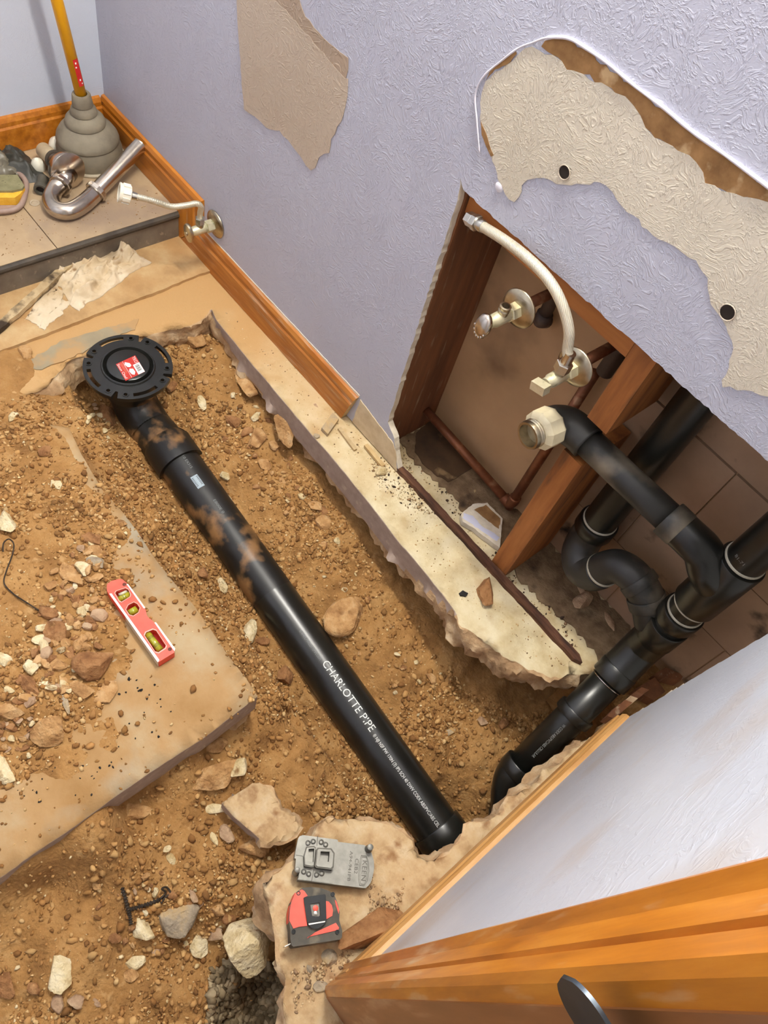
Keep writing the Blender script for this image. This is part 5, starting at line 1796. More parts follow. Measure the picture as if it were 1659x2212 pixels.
hh_ = [(x0 + 0.007, ZS - 0.009), (x1 - 0.006, ZS - 0.009), (x1 - 0.006, ZS + 0.009), (x0 + 0.007, ZS + 0.009)]
prism(MB(), [q, hh_], lambda u, v, h: (u, h, v), LY0 - 0.0052, LY0 - 0.0036).build('plate', STRIKE, sp)
prism(MB(), [hh_], lambda u, v, h: (u, h, v), LY0 - 0.0040, LY0 - 0.0034).build('latch_opening', DARKCAV, sp)

# ================================================================== STONES AND RUBBLE
def ico(sub):
    bm = bmesh.new()
    bmesh.ops.create_icosphere(bm, subdivisions=sub, radius=1.0)
    v = np.array([x.co[:] for x in bm.verts])
    f = [tuple(q.index for q in p.verts) for p in bm.faces]
    bm.free()
    return v, f


ICO = {k: ico(k) for k in (1, 2, 3, 4)}


def rock_verts(seed, sub=3, cuts=13, rough=0.05, lo=0.42, hi=0.8):
    """unit stone: a ball cut flat by random planes, then roughened"""
    r_ = np.random.RandomState(seed)
    v, f = ICO[sub]
    v = v.copy()
    for _ in range(cuts):
        n = r_.randn(3)
        n /= np.linalg.norm(n)
        d = r_.uniform(lo, hi)
        s = v @ n
        k = s > d
        v[k] -= np.outer(s[k] - d, n) * 0.97
    m = np.abs(v).max(0)
    v = v / m
    a = fbm(v[:, 0] * 2.3 + seed * 1.7, v[:, 1] * 2.3 + v[:, 2] * 2.9 + seed, 3)
    b = fbm(v[:, 0] * 7 + seed, v[:, 1] * 7 + v[:, 2] * 6.1, 2)
    v = v * (1 + rough * 2 * a + rough * 0.7 * b)[:, None]
    return v, f


def rock(name, label, px, py, w, h, ang, m, flat=0.62, seed=0, sub=3, cuts=13, sink=0.30, rough=0.07, cat='stone', group=None, zadd=0.0, tiltv=0.0, gz=None):
    g0 = ground(px, py) if gz is None else wz(px, py, gz)
    z = g0[2]
    c, s = math.cos(math.radians(ang)), math.sin(math.radians(ang))
    A = wz(px + c * w / 2, py + s * w / 2, z) - wz(px - c * w / 2, py - s * w / 2, z)
    B = wz(px - s * h / 2, py + c * h / 2, z) - wz(px + s * h / 2, py - c * h / 2, z)
    A, B = A * 0.57, B * 0.57
    H = flat * min(np.linalg.norm(A), np.linalg.norm(B)) * 1.0
    v, f = rock_verts(seed, sub, cuts, rough)
    up = np.array([0, 0, 1.0])
    A = A + up * tiltv * np.linalg.norm(A)
    P = np.outer(v[:, 0], A) + np.outer(v[:, 1], B) + np.outer(v[:, 2], up * H)
    zc = z + H * (1 - 2 * sink) + zadd
    o = MB().add(P, f).build(name, m, smooth=True, origin=None)
    o.location = (float(g0[0]), float(g0[1]), float(zc))
    tag(o, label, cat, group)
    return o


RK = [
    # gravel heap on the concrete block
    ('long tan stone lying across the gravel heap left of the red level', 150, 1243, 64, 33, 48, R_TAN, .55),
    ('round cream stone beside the long tan stone on the gravel heap', 177, 1231, 30, 27, 10, R_CREAM, .6),
    ('grey white angular stone at the top right of the gravel heap', 205, 1212, 38, 22, 25, R_GREY, .6),
    ('flat tan stone above the cream stone on the gravel heap', 206, 1193, 44, 30, 20, R_TAN, .5),
    ('brown wedge stone at the upper tip of the gravel heap', 200, 1165, 42, 24, 25, R_BROWN, .6),
    ('round flat brown stone in the middle of the gravel heap', 118, 1362, 50, 46, 60, R_BROWN, .5),
    ('brown stone just above the round flat stone in the heap', 107, 1323, 40, 28, 10, R_BROWN, .6),
    ('big dark brown clod on the concrete left of the level', 204, 1438, 82, 58, -15, R_BROWN, .85),
    ('tan wedge stone below the dark brown clod', 178, 1492, 54, 32, 40, R_TAN, .6),
    ('flat jagged tan flake lying on bare concrete below the clod', 231, 1502, 64, 38, -55, R_TAN, .30),
    ('flat grey strip of mortar between the tan stones', 142, 1517, 48, 13, 72, R_GREY, .35),
    ('folded tan and brown rock at the lower end of the heap', 109, 1584, 76, 52, -25, R_TAN, .8),
    ('tan wedge rock lying at the left edge of the heap', 26, 1537, 66, 32, 8, R_TAN, .6),
    ('brown triangular stone left of the white flake', 62, 1480, 50, 30, 60, R_BROWN, .6),
    ('long whitish flake between brown stones in the heap', 95, 1478, 40, 14, -8, R_CREAM, .5),
    ('cream blocky stone in the left part of the heap', 67, 1442, 30, 26, 50, R_CREAM, .7),
    ('small yellow cream stone touching the grey mortar strip', 136, 1479, 26, 19, 70, R_CREAM, .7),
    ('brown block stone under the triangular stone', 44, 1512, 34, 22, 10, R_BROWN, .7),
    ('small white wedge stone near the left edge of the heap', 20, 1492, 22, 13, 20, R_CREAM, .6),
    ('large cream rock cut by the left edge of the picture', 6, 1662, 62, 40, 70, R_CREAM, .6),
    ('white crumbly stone at the left edge beside the heap', 8, 1428, 34, 28, 30, R_CREAM, .7),
    ('lumpy cream stone at the left edge above the wire', 16, 1130, 50, 42, 50, R_CREAM, .6),
    ('tan stone between the round brown stone and the mound top', 148, 1340, 30, 22, 40, R_TAN, .6),
    ('small pale tan stone right of the round flat stone', 164, 1350, 24, 18, 20, R_TAN, .6),
    ('brown stone in the heap left of the level tip', 178, 1385, 32, 26, -20, R_TAN, .6),
    ('reddish stone low in the middle of the heap', 148, 1415, 26, 20, 35, R_BROWN, .7),
    ('tan cube stone above the triangular stone', 98, 1435, 24, 22, 10, R_TAN, .7),
    ('tan flat stone right of the tan cube stone', 122, 1432, 26, 20, -10, R_TAN, .6),
    # upper left dirt
    ('white square chip alone on the dirt left of the pipe hub', 122, 1047, 24, 22, 30, R_CREAM, .5),
    ('white flaky chip near the left edge above the mound', 27, 902, 28, 15, -40, R_CREAM, .5),
    ('round tan stone below the ledge at the left', 54, 764, 29, 28, 0, R_TAN, .7),
    ('brown chip stone on the dirt under the flange level', 97, 977, 26, 18, -20, R_BROWN, .6),
    ('flat brown stone near the sawn block edge', 262, 1132, 24, 16, 20, R_TAN, .5),
    # trench
    ('upright jagged cream stone against the left side of the pipe', 537, 1367, 58, 30, 105, R_CREAM, .9),
    ('whitish stone touching the left side of the pipe higher up', 478, 1264, 38, 23, 80, R_CREAM, .8),
    ('brown pebble lying under the jagged cream stone', 564, 1386, 36, 17, 0, R_BROWN, .7),
    ('brown square stone tucked against the pipe', 611, 1461, 42, 34, 45, R_BROWN, .9),
    ('smooth brown stone left of the whitish trench stone', 437, 1240, 24, 22, 60, R_BROWN, .7),
    ('large rounded tan clod right of the pipe in the trench', 743, 1336, 86, 66, -35, R_TAN, .45),
    ('tan angular stone in the trench near the slab edge', 697, 1133, 34, 27, 10, R_TAN, .7),
    ('long brown stone in the upper trench', 504, 914, 38, 18, 28, R_BROWN, .7),
    ('flat tan flake in the upper trench', 553, 952, 46, 34, -60, R_TAN, .35),
    ('brown stone stacked on the flat tan flake', 534, 936, 26, 18, -40, R_BROWN, .7),
    ('tan stone below the flat flake in the trench', 572, 1003, 32, 24, 60, R_TAN, .5),
    ('upright cream chip beside the closet flange trench', 436, 870, 30, 16, 75, R_CREAM, .8),
    ('white stone in shade under the slab edge', 553, 901, 22, 15, -30, R_CREAM, .8),
    ('cream stone right of the silver pipe tag', 484, 1030, 26, 20, 70, R_CREAM, .8),
    ('small cream stone near the dusty part of the pipe', 490, 1081, 22, 18, 20, R_CREAM, .7),
    ('tan flake pointing left in the middle trench', 682, 1095, 32, 19, 15, R_TAN, .4),
    ('tan stone in the lower trench between the two pipes', 930, 1465, 25, 22, 20, R_TAN, .7),
    ('pink tan stone right of the grey shard', 1041, 1560, 24, 18, 10, R_PINK, .6),
    ('reddish brown stone close to the drop pipe', 1086, 1568, 20, 29, 10, R_BROWN, .7),
    ('flat grey shard on the dirt between the two pipes', 966, 1583, 34, 12, -20, R_GREY, .3),
    ('tan fragment under the broken slab corner near the flange', 418, 738, 52, 34, 20, R_TAN, .6),
    ('flat brown stone right of the flange', 372, 838, 26, 16, -40, R_BROWN, .7),
    ('brown slab-like stone leaning beside the flange elbow', 236, 905, 52, 32, 70, R_BROWN, .6),
    # rubble under the slab edge
    ('broken concrete lump hanging under the saw-cut slab edge', 618, 930, 66, 36, 55, R_TAN, .8),
    ('rough concrete lump under the slab edge higher up', 531, 830, 64, 30, 60, R_TAN, .8),
    # lower dirt
    ('long brown rock behind the big concrete chunk', 463, 1682, 108, 52, -30, R_TAN, .55),
    ('rough white rock above the concrete chunk', 517, 1666, 52, 40, -50, R_CREAM, .6),
    ('cream flake poking out left of the concrete chunk', 463, 1747, 56, 22, 8, R_CREAM, .5),
    ('flat brown stone close to the sawn block edge', 468, 1613, 52, 40, 5, R_TAN, .45),
    ('half buried flat brown stone below the sawn block edge', 287, 1752, 86, 34, -10, R_TAN, .4),
    ('pinkish stone shaded by the concrete chunk', 490, 1799, 44, 30, 60, R_PINK, .6),
    ('slim cream chip left of the pinkish stone', 463, 1812, 30, 15, 75, R_CREAM, .6),
    ('small white stone above its larger white twin', 360, 1834, 20, 14, -30, R_CREAM, .6),
    ('white stone lying alone in the lower dirt', 370, 1852, 30, 20, 60, R_CREAM, .6),
    ('big grey and tan rock in the lower dirt', 388, 1985, 94, 78, 15, R_GREY, .6),
    ('white pitted stone left of the big grey rock', 307, 2008, 56, 44, 20, R_CREAM, .6),
    ('cream pitted stone between the two biggest rocks', 435, 2038, 58, 40, 105, R_CREAM, .55),
    ('largest pale boulder beside the gravel pit', 531, 2046, 122, 96, 100, R_CREAM, .7),
    ('pinkish brown stone above the cream pitted stone', 465, 2019, 44, 34, 60, R_PINK, .6),
    ('tan rounded stone above the pinkish brown stone', 470, 1968, 32, 26, 40, R_TAN, .6),
    ('dark brown square stone right of the tan rounded stone', 494, 1986, 28, 26, 10, R_BROWN, .7),
    ('cream stone above a round tan pebble in the lower dirt', 288, 2080, 50, 30, -30, R_CREAM, .5),
    ('round tan pebble under the cream stone', 284, 2108, 29, 26, 0, R_TAN, .5),
    ('wide pale crumbling rock at the lower left', 134, 2100, 84, 56, -60, R_CREAM, .4),
    ('rounded pinkish stone at the bottom left', 127, 2170, 30, 42, 5, R_PINK, .5),
    ('square pinkish stone next to the rounded pinkish one', 163, 2164, 32, 30, 10, R_PINK, .5),
    ('small pink wedge stone at the bottom', 209, 2169, 24, 14, 50, R_PINK, .6),
    ('round brown boulder at the lower left edge', 12, 2124, 62, 52, 60, R_BROWN, .4),
    ('brown stone right of the round boulder at the lower left', 72, 2136, 28, 24, 20, R_BROWN, .6),
    ('flat orange brown stone embedded near the bottom', 505, 2012, 12, 22, 10, R_TAN, .5),
    ('long brown concrete sliver leaning on the slab remnant', 576, 1994, 84, 34, 55, R_PINK, .6),
    ('long tan stone below the pale boulder', 564, 2112, 62, 20, -50, R_TAN, .5),
    ('white chip in the dark gap beside the pale boulder', 597, 2079, 17, 16, 0, R_CREAM, .6),
    ('brown flat stone embedded above the twisted wire', 207, 1908, 30, 20, 80, R_TAN, .4),
    ('brown stone left of the white pitted stone', 250, 2025, 28, 24, -30, R_BROWN, .5),
    ('tan stone on top of the twisted wire knot', 372, 1933, 24, 20, 40, R_BROWN, .7),
    ('pale pink stone touching the top of the big grey rock', 418, 1936, 30, 17, 55, R_PINK, .6),
    # on the slabs
    ('brick brown block standing on the slab beside the plate', 1048, 1278, 66, 35, 85, R_BROWN, .95),
    ('brown sandstone wedge between the tape measure and the near wall', 796, 2004, 150, 72, -28, R_BROWN, .8),
    ('cream rock beside the drop pipe at the near wall', 1286, 1562, 52, 40, 60, R_CREAM, .9),
    ('white plaster lump at the corner of the cut drywall', 824, 1020, 26, 24, -20, R_CREAM, .7),
    ('pink grey rock inside the wall hole below the trap', 1254, 1303, 44, 36, -15, R_PINK, .7),
    ('pinkish chip standing behind the pink grey rock', 1252, 1262, 46, 20, 80, R_PINK, .5),
    ('narrow pink sliver inside the hole beside the trap', 1315, 1345, 44, 16, 60, R_PINK, .5),
    ('grey rubble piece left of the door casing', 716, 2070, 42, 34, 30, R_GREY, .7),
    ('small grey rubble chip under the tape measure', 668, 2095, 20, 14, 80, R_GREY, .6),
    ('pale flat rubble piece near the slab remnant edge', 690, 2130, 40, 22, -10, R_GREY, .5),
    ('round pale flake on the slab strip near the baseboard end', 683, 880, 20, 15, 30, R_PINK, .25),
    ('small pale flake on the slab strip below the baseboard end', 686, 942, 16, 10, 20, R_GREY, .3),
]
for i, (lab, px, py, w_, h_, an, m_, fl_) in enumerate(RK):
    gz = None
    za = 0.0
    ct = 6 if ('round' in lab or 'boulder' in lab or 'pebble' in lab) else 13
    if 'largest pale boulder' in lab:
        gz = -0.125
    if 'hanging under' in lab or 'lump under' in lab:
        gz, za = -0.075, 0.0
    rock('stone', lab, px, py, w_, h_, an, m_, fl_, seed=100 + i, sub=3 if max(w_, h_) < 60 else 4, sink=0.28, gz=gz, cuts=ct, rough=0.035 if max(w_, h_) < 60 else 0.05)

# big broken chunk of the old floor lying in the trench
o, _t = slab('concrete_chunk', [(a, b, s) for (a, b), s in zip(xy([(478, 1735), (545, 1692), (560, 1690), (590, 1716), (610, 1745), (640, 1762), (646, 1785), (625, 1805), (590, 1815), (565, 1820), (540, 1795), (505, 1765)], -0.085), (0.04, 0, 0, 0, 0, 0, 0, 0, 0, 0, 0.05, 0.05))],
             0.055 + 0.03, [CONCC, SAWN, BROKEN], 21, step=0.006, relief=0.004, inset=0.004, ztop=-0.082, grid=0.008, drop=0.008)
tag(o, 'big chunk of broken floor concrete with one sawn face lying in the dirt', 'concrete chunk')
rock('concrete_lump', 'round knob of tan concrete at the tip of the big broken chunk', 548, 1832, 66, 44, -10, R_TAN, .8, seed=77, sub=4, cat='concrete lump')

# drywall scrap inside the hole
dw = thing('drywall_scrap', 'torn scrap of lavender painted drywall on the floor of the wall hole', 'drywall scrap', wz(1040, 1130, 0.012))
zz = lambda pts, z: flat([wz(780 + a / 3.19, 860 + b / 3.19, z) for a, b in pts])
prism(MB(), [ragged(zz([(690, 800), (770, 730), (870, 720), (975, 830), (960, 990), (955, 1030), (860, 960), (770, 890), (700, 850)], 0.016), 0.006, 0.001, 4)], fz, 0.003, 0.016).build('gypsum_core', GYPSUM, dw)
prism(MB(), [ragged(zz([(706, 790), (770, 810), (830, 880), (900, 920), (955, 960), (935, 985), (830, 915), (745, 855), (700, 825)], 0.0165), 0.006, 0.0012, 5)], fz, 0.0155, 0.0166).build('painted_paper', mat('scrap_lavender', [(204, 206, 226), (214, 214, 232)], 20, 0.5), dw)
prism(MB(), [ragged(zz([(780, 770), (860, 735), (960, 830), (950, 900), (880, 850), (820, 800)], 0.0165), 0.006, 0.0012, 6)], fz, 0.0157, 0.0168).build('torn_paper', PAPER, dw)
# loose flat pieces on the slab strip
o = obox(MB(), wz(713, 917, 0.006), (np.array(wz(726, 899, 0.006)) - wz(702, 932, 0.006)) * 0.5, (np.array(wz(722, 924, 0.006)) - wz(706, 908, 0.006)) * 0.42, (0, 0, 0.0045)).build('drywall_sliver', R_GREY)
tag(o, 'narrow grey drywall sliver on the slab below the baseboard end', 'drywall sliver')
a_, b_ = np.array(wz(733, 925, 0.004)), np.array(wz(768, 972, 0.004))
sv = np.cross((0, 0, 1), (b_ - a_) / np.linalg.norm(b_ - a_))
o = obox(MB(), (a_ + b_) / 2, (b_ - a_) / 2, sv * 0.004, (0, 0, 0.0025)).build('wood_splinter', STRIPW)
tag(o, 'thin pale wood splinter lying parallel to the drywall foot', 'wood splinter')
a_, b_ = np.array(wz(790, 962, 0.006)), np.array(wz(828, 1008, 0.006))
o = obox(MB(), (a_ + b_) / 2, (b_ - a_) / 2, sv * 0.0045, (0, 0, 0.0035)).build('wood_splinter', WOODEND)
tag(o, 'pinkish wood splinter under the foot of the cut drywall', 'wood splinter')
o = prism(MB(), [ragged(zz([(675, 1345), (700, 1325), (738, 1345), (720, 1368), (685, 1362)], 0.003), 0.004, 0.0008, 3)], fz, 0.0005, 0.004).build('rubber_chip', BLACKBIT)
tag(o, 'small black chip on the slab beside the brown block', 'chip')
# dark sheet scrap on the cavity floor
o = prism(MB(), [ragged(zz([(380, 240), (470, 160), (600, 260), (740, 400), (790, 470), (640, 560), (600, 580), (500, 520), (420, 450), (370, 370)], 0.004), 0.008, 0.002, 14)], fz, 0.002, 0.0055).build('paper_scrap', mat('dark_stained_paper', [(60, 42, 26), (96, 70, 44)], 14, 0.7, mix2=((150, 122, 84), 20, 0.62, 0.7)))
tag(o, 'dark stained sheet scrap on the floor behind the drywall edge', 'paper scrap')
# split wood stub by the near wall
ws = thing('wood_stub', 'splintered grey wood stub between the drop pipe and the near wall', 'wood stub', wz(1345, 1535, 0.0))
for k in range(5):
    a_ = np.array(wz(1312 + k * 12, 1556 - k * 11, 0.012))
    b_ = np.array(wz(1338 + k * 12, 1530 - k * 9, 0.030))
    t_ = (b_ - a_) / 2
    obox(MB(), (a_ + b_) / 2, t_, (0.006, 0.004, 0), (0, 0.003, 0.011)).build('splinter', R_PINK if k == 2 else STUDD, ws)

zb = lambda pts, z: flat([wz(1280 + a / 4.377, 1240 + b / 4.377, z) for a, b in pts])
o = prism(MB(), [zb([(395, 1090), (590, 975), (690, 1110), (580, 1195)], 0.006)], fz, -0.02, 0.006).build('wood_offcut', STUDD)
tag(o, 'flat brown wood offcut below the bend of the drain stack', 'wood offcut')
o = prism(MB(), [zb([(590, 945), (690, 880), (860, 955), (830, 1010), (640, 960)], 0.012)], fz, -0.015, 0.012).build('wood_offcut', STUDD)
tag(o, 'thin brown wood offcut behind the other offcut, against the cavity wall', 'wood offcut')
# wires
mbw = thing('twisted_wire', 'T-shaped piece of twisted dark wire in the lower dirt', 'wire', ground(280, 1965))


def ribbed(name, pts, r, par):
    P = catmull(pts, 14)
    rad = [r * (1.0 + 0.28 * (1 if (i // 2) % 2 else -1)) for i in range(len(P))]
    return tube(MB(), P, rad, 8).build(name, WIRE, par, smooth=False)


gup = lambda a, b, d=0.004: ground(a, b) + np.array([0, 0, d])
ribbed('twisted_rod', [gup(264, 1918), gup(271, 1940), gup(276, 1962), gup(281, 1980), gup(284, 1998)], 0.0026, mbw)
ribbed('twisted_rod', [gup(280, 1966), gup(300, 1960), gup(322, 1953), gup(345, 1944)], 0.0026, mbw)
tube(MB(), catmull([gup(345, 1944), gup(358, 1930, .008), gup(350, 1922, .010), gup(360, 1918, .006), gup(368, 1930, .005), gup(356, 1940, .004), gup(348, 1952, .003)], 8), 0.0016, 6).build('knot', WIRE, mbw, smooth='all')
wl = thing('loop_wire', 'thin bent wire curling over the dirt at the left edge', 'wire', ground(15, 1250))
tube(MB(), catmull([gup(8, 1195, .006), gup(10, 1180, .010), gup(22, 1172, .012), gup(32, 1182, .010), gup(28, 1205, .008), gup(16, 1235, .006), gup(10, 1262, .004), gup(30, 1285, .004), gup(60, 1305, .004), gup(84, 1320, .003)], 8), 0.0012, 6).build('strand', WIRE, wl, smooth='all')

# ---- small stones: individuals in groups, then grit as stuff --------------------------------
SMALL = []
for k in range(8):
    v, f = rock_verts(500 + k, 2, 12, 0.03)
    me = bpy.data.meshes.new('pebble_shape')
    me.from_pydata([tuple(p * 0.008) for p in v], [], f)
    me.polygons.foreach_set('use_smooth', [True] * len(f))
    try:
        me.set_sharp_from_angle(angle=math.radians(35))
    except Exception:
        pass
    SMALL.append(me)
MESHM = {}
rp = random.Random(21)


LAND = [(150, 1243, 'long tan stone'), (118, 1362, 'round flat brown stone'), (204, 1438, 'dark brown clod'), (109, 1584, 'folded rock'), (26, 1537, 'tan wedge rock'), (305, 1345, 'red level'), (67, 1442, 'cream blocky stone'),
        (62, 1480, 'brown triangular stone'), (206, 1193, 'flat tan stone'), (142, 1517, 'grey mortar strip'), (178, 1492, 'tan wedge stone'), (743, 1336, 'large trench clod'), (697, 1133, 'tan angular trench stone'), (504, 914, 'long brown trench stone'),
        (553, 952, 'flat tan flake'), (407, 1047, 'silver pipe tag'), (484, 1030, 'cream trench stone'), (437, 870, 'upright cream chip'), (966, 1583, 'grey shard'), (930, 1465, 'lower trench stone'), (388, 1985, 'big grey rock'), (307, 2008, 'white pitted stone'),
        (280, 1965, 'twisted wire'), (465, 2019, 'pinkish brown stone'), (278, 795, 'closet flange'), (236, 905, 'brown stone by the elbow'), (6, 1662, 'cream rock at the edge'), (531, 2046, 'pale boulder'), (207, 1908, 'embedded brown stone'), (573, 1003, 'tan stone below the flake')]
COLN = {R_TAN.name: 'tan', R_BROWN.name: 'brown', R_CREAM.name: 'cream', R_PINK.name: 'pinkish', R_GREY.name: 'grey'}


def pebble(px, py, size_px, m, label, group):
    la = min(LAND, key=lambda t: (t[0] - px) ** 2 + (t[1] - py) ** 2)
    dx_, dy_ = px - la[0], py - la[1]
    rel_ = ('right of' if dx_ > 0 else 'left of') if abs(dx_) > abs(dy_) else ('below' if dy_ > 0 else 'above')
    far_ = 'just' if math.hypot(dx_, dy_) < 38 else ('a little' if math.hypot(dx_, dy_) < 75 else 'well')
    siz_ = 'tiny' if size_px < 12 else ('small' if size_px < 18 else 'middling')
    label = '%s %s pebble %s %s the %s' % (siz_, COLN[m.name], far_, rel_, la[2])
    g0 = ground(px, py)
    s = size_px * depth(g0) / FPX / 2
    base = rp.choice(SMALL)
    key = (base.name, m.name)
    if key not in MESHM:
        me = base.copy()
        me.materials.append(m)
        MESHM[key] = me
    o = bpy.data.objects.new('pebble', MESHM[key])
    COL.objects.link(o)
    sx_, sy_, sz_ = s * rp.uniform(0.85, 1.3), s * rp.uniform(0.65, 0.95), s * rp.uniform(0.45, 0.75)
    o.scale = (sx_ / 0.008, sy_ / 0.008, sz_ / 0.008)
    o.rotation_euler = (rp.uniform(-.3, .3), rp.uniform(-.3, .3), rp.uniform(0, 6.28))
    o.location = (float(g0[0]), float(g0[1]), float(g0[2] + sz_ * 0.45))
    tag(o, label, 'pebble', group)
    return o


def scatter(n, region, sizes, mats_, label, group):
    k = 0
    xs = [p[0] for p in region]
    ys = [p[1] for p in region]
    while k < n:
        x, y = rp.uniform(min(xs), max(xs)), rp.uniform(min(ys), max(ys))
        if not inpoly(np.array([x]), np.array([y]), region)[0]:
            continue
        pebble(x, y, rp.uniform(*sizes) * (1.4 if rp.random() < 0.12 else 1.0), rp.choice(mats_), label, group)
        k += 1


heap = [(85, 1290), (150, 1180), (225, 1150), (230, 1200), (215, 1300), (225, 1400), (180, 1420), (170, 1480), (110, 1510), (60, 1520), (40, 1470), (80, 1380)]
scatter(115, heap, (10, 22), [R_TAN, R_TAN, R_BROWN, R_BROWN, R_CREAM], 'one of the loose pebbles heaped on the concrete block left of the level', 'pebbles of the gravel heap')
scatter(30, heap, (20, 32), [R_TAN, R_TAN, R_BROWN, R_CREAM, R_PINK], '', 'pebbles of the gravel heap')
scatter(24, [(0, 1560), (80, 1540), (80, 1640), (0, 1620)], (11, 22), [R_TAN, R_BROWN, R_CREAM, R_PINK], 'one of the pebbles by the left edge below the gravel heap', 'pebbles by the left edge')
scatter(38, [(420, 800), (560, 880), (690, 1060), (720, 1150), (600, 1120), (480, 960)], (9, 19), [R_TAN, R_TAN, R_BROWN, R_CREAM], 'one of the pebbles in the upper trench between pipe and slab edge', 'pebbles in the upper trench')
scatter(30, [(720, 1150), (840, 1330), (960, 1470), (900, 1560), (760, 1400), (640, 1220)], (8, 16), [R_TAN, R_BROWN, R_CREAM], 'one of the pebbles in the lower trench right of the long pipe', 'pebbles in the lower trench')
scatter(34, [(160, 1900), (330, 1880), (430, 1910), (520, 1990), (470, 2060), (330, 2060), (180, 2010)], (10, 20), [R_TAN, R_BROWN, R_BROWN, R_PINK, R_CREAM], 'one of the pebbles around the twisted wire in the lower dirt', 'pebbles in the lower dirt')
scatter(16, [(180, 880), (230, 870), (260, 960), (240, 1000), (200, 960)], (9, 16), [R_TAN, R_PINK, R_CREAM], 'one of the pebbles in the shade left of the flange elbow', 'pebbles by the flange')


def make_grit(name, n, region_fn, sizes, palette, m, label, cat, seed, sub=1):
    r_ = np.random.RandomState(seed)
    base, bf = ICO[sub]
    nv, nf = len(base), len(bf)
    V = np.zeros((n * nv, 3), np.float32)
    Cc = np.zeros((n * nv, 4), np.float32)
    pal = np.array([lin(c) for c in palette])
    k = 0
    while k < n:
        x, y, zg = region_fn(r_)
        if x is None:
            continue
        s = min(sizes[0] * math.exp(abs(r_.randn()) * 0.55), sizes[1])
        M = r_.randn(3, 3)
        q, _ = np.linalg.qr(M)
        v = base * (1 + 0.35 * r_.randn(nv, 1) * 0.6)
        v = (v * np.array([1.0, r_.uniform(.6, .9), r_.uniform(.45, .7)])) @ q.T * s
        v[:, 2] *= 0.8
        V[k * nv:(k + 1) * nv] = v + np.array([x, y, zg + s * 0.25])
        Cc[k * nv:(k + 1) * nv] = pal[r_.randint(len(pal))] * np.array([1, 1, 1, 1]) * r_.uniform(0.8, 1.15)
        k += 1
    Fa = (np.array(bf)[None] + (np.arange(n) * nv)[:, None, None]).reshape(-1, 3)
    me = bpy.data.meshes.new(name)
    me.vertices.add(n * nv)
    me.vertices.foreach_set('co', V.ravel())
    me.loops.add(Fa.size)
    me.loops.foreach_set('vertex_index', Fa.astype(np.int32).ravel())
    me.polygons.add(len(Fa))
    me.polygons.foreach_set('loop_start', np.arange(0, Fa.size, 3, dtype=np.int32))
    me.update(calc_edges=True)
    ca = me.color_attributes.new('Col', 'FLOAT_COLOR', 'POINT')
    ca.data.foreach_set('color', Cc.ravel())
    me.materials.append(m)
    o = bpy.data.objects.new(name, me)
    COL.objects.link(o)
    tag(o, label, cat)
    o['kind'] = 'stuff'
    return o




def dirt_region(r_):
    i, j = r_.randint(DH.shape[0]), r_.randint(DH.shape[1])
    x, y = DX0 + (i + r_.rand()) * DS, DY0 + (j + r_.rand()) * DS
    if y < -1.15 or MASKA[i, j] or MASKC[i, j]:
        return None, None, None
    z = DH[i, j]
    dn = max(0.22, (0.28 + float(fbm(np.array(x * 9), np.array(y * 9), 3))) * 1.7)
    if MASKB[i, j]:
        if z < 0:
            z = 0.0
            if r_.rand() > 0.16:
                return None, None, None
    if r_.rand() > dn * 1.1:
        return None, None, None
    return x, y, z


PALD = [(154, 112, 60), (176, 132, 78), (190, 148, 92), (202, 164, 108), (142, 100, 52), (214, 182, 130), (164, 122, 68)]
make_grit('dirt_clods', 5200, dirt_region, (0.0032, 0.0085), PALD[:5], GRIT, 'crumbly clay clods strewn over the dug dirt', 'clods', 37)
make_grit('dirt_grit', 19000, dirt_region, (0.0016, 0.0062), PALD, GRIT, 'crumbs and grit strewn all over the clay dirt', 'grit', 31)
make_grit('pale_grit', 2200, dirt_region, (0.0013, 0.0048), [(224, 200, 150), (236, 220, 180), (214, 180, 126)], GRIT, 'pale limestone crumbs strewn over the clay dirt', 'grit', 33)


def poly_region(pxs, z=None):
    P = [tuple(wz(a, b, 0.0 if z is None else z)[:2]) for a, b in pxs]
    xs = [p[0] for p in P]
    ys = [p[1] for p in P]

    def fn(r_):
        x, y = r_.uniform(min(xs), max(xs)), r_.uniform(min(ys), max(ys))
        if not inpoly(np.array([x]), np.array([y]), P)[0]:
            return None, None, None
        return x, y, (dirt_h(x, y) if z is None else max(z, 0.0))
    return fn


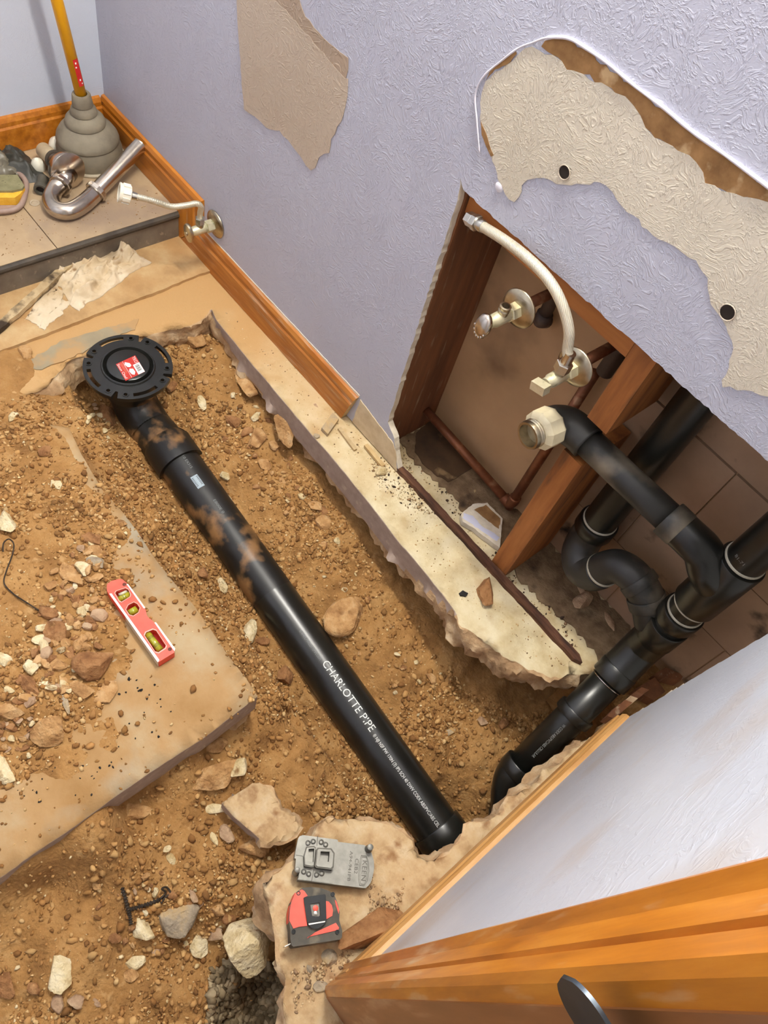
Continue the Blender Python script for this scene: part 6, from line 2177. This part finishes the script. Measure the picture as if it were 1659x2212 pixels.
make_grit('pit_gravel', 900, poly_region([(455, 2095), (540, 2075), (625, 2090), (625, 2300), (440, 2300)], -0.25), (0.0058, 0.012), [(255, 250, 240), (220, 210, 196), (190, 180, 164)], GRAVEL, 'grey gravel bedding in the dark pit at the bottom', 'gravel', 41)
g_ = bpy.data.objects['pit_gravel']
vco = np.zeros(len(g_.data.vertices) * 3, np.float32)
g_.data.vertices.foreach_get('co', vco)
vco = vco.reshape(-1, 3)
cen = vco.reshape(-1, 12, 3).mean(1)
zz_ = np.array([dirt_h(c[0], c[1]) for c in cen])
vco = (vco.reshape(-1, 12, 3) + np.stack([np.zeros_like(zz_), np.zeros_like(zz_), zz_ - cen[:, 2] + 0.003], -1)[:, None, :]).reshape(-1)
g_.data.vertices.foreach_set('co', vco.astype(np.float32))
make_grit('slab_crumbs', 700, poly_region([(470, 660), (560, 730), (760, 890), (860, 960), (1240, 1400), (1230, 1450), (1100, 1410), (980, 1290), (840, 1120), (700, 950), (560, 780)], 0.0), (0.0008, 0.0026), [(214, 186, 140), (236, 220, 186), (190, 160, 116), (130, 104, 74)], GRIT, 'plaster crumbs on the slab strip along the wall', 'crumbs', 51)
make_grit('cavity_rubble', 900, poly_region([(860, 960), (930, 900), (1110, 1080), (1330, 1290), (1300, 1390), (1240, 1400), (1050, 1200)], 0.0), (0.0012, 0.0055), [(120, 96, 70), (150, 120, 90), (84, 62, 44), (196, 172, 130), (60, 44, 32)], GRIT, 'dark rubble and dust on the floor of the wall cavity', 'rubble', 53)
make_grit('corner_crumbs', 500, poly_region([(800, 1000), (870, 960), (900, 1040), (960, 1110), (900, 1110), (820, 1060)], 0.0), (0.0010, 0.0048), [(196, 172, 130), (226, 208, 168), (70, 54, 40), (150, 120, 84)], GRIT, 'mouldy plaster crumbs below the corner of the cut drywall', 'crumbs', 54)
make_grit('remnant_rubble', 420, poly_region([(790, 1880), (880, 1900), (860, 1960), (740, 2090), (640, 2200), (625, 2100), (740, 2050), (800, 1960)], 0.0), (0.0012, 0.0060), [(196, 166, 126), (214, 190, 150), (150, 124, 96)], GRIT, 'stone chips on the concrete remnant beside the casing', 'rubble', 55)
make_grit('black_crumbs', 60, poly_region([(30, 1560), (330, 1440), (380, 1560), (200, 1720), (40, 1740)], 0.0), (0.0012, 0.0036), [(40, 38, 36), (26, 25, 24)], GRIT, 'black crumbs sprinkled on the concrete block', 'crumbs', 56)
make_grit('tile_dust_crumbs', 160, poly_region([(0, 455), (110, 470), (330, 400), (370, 455), (0, 560)], ZT), (0.0008, 0.0034), [(176, 140, 100), (150, 116, 80), (206, 180, 140)], GRIT, 'crumbs on the raised tile floor', 'crumbs', 57)
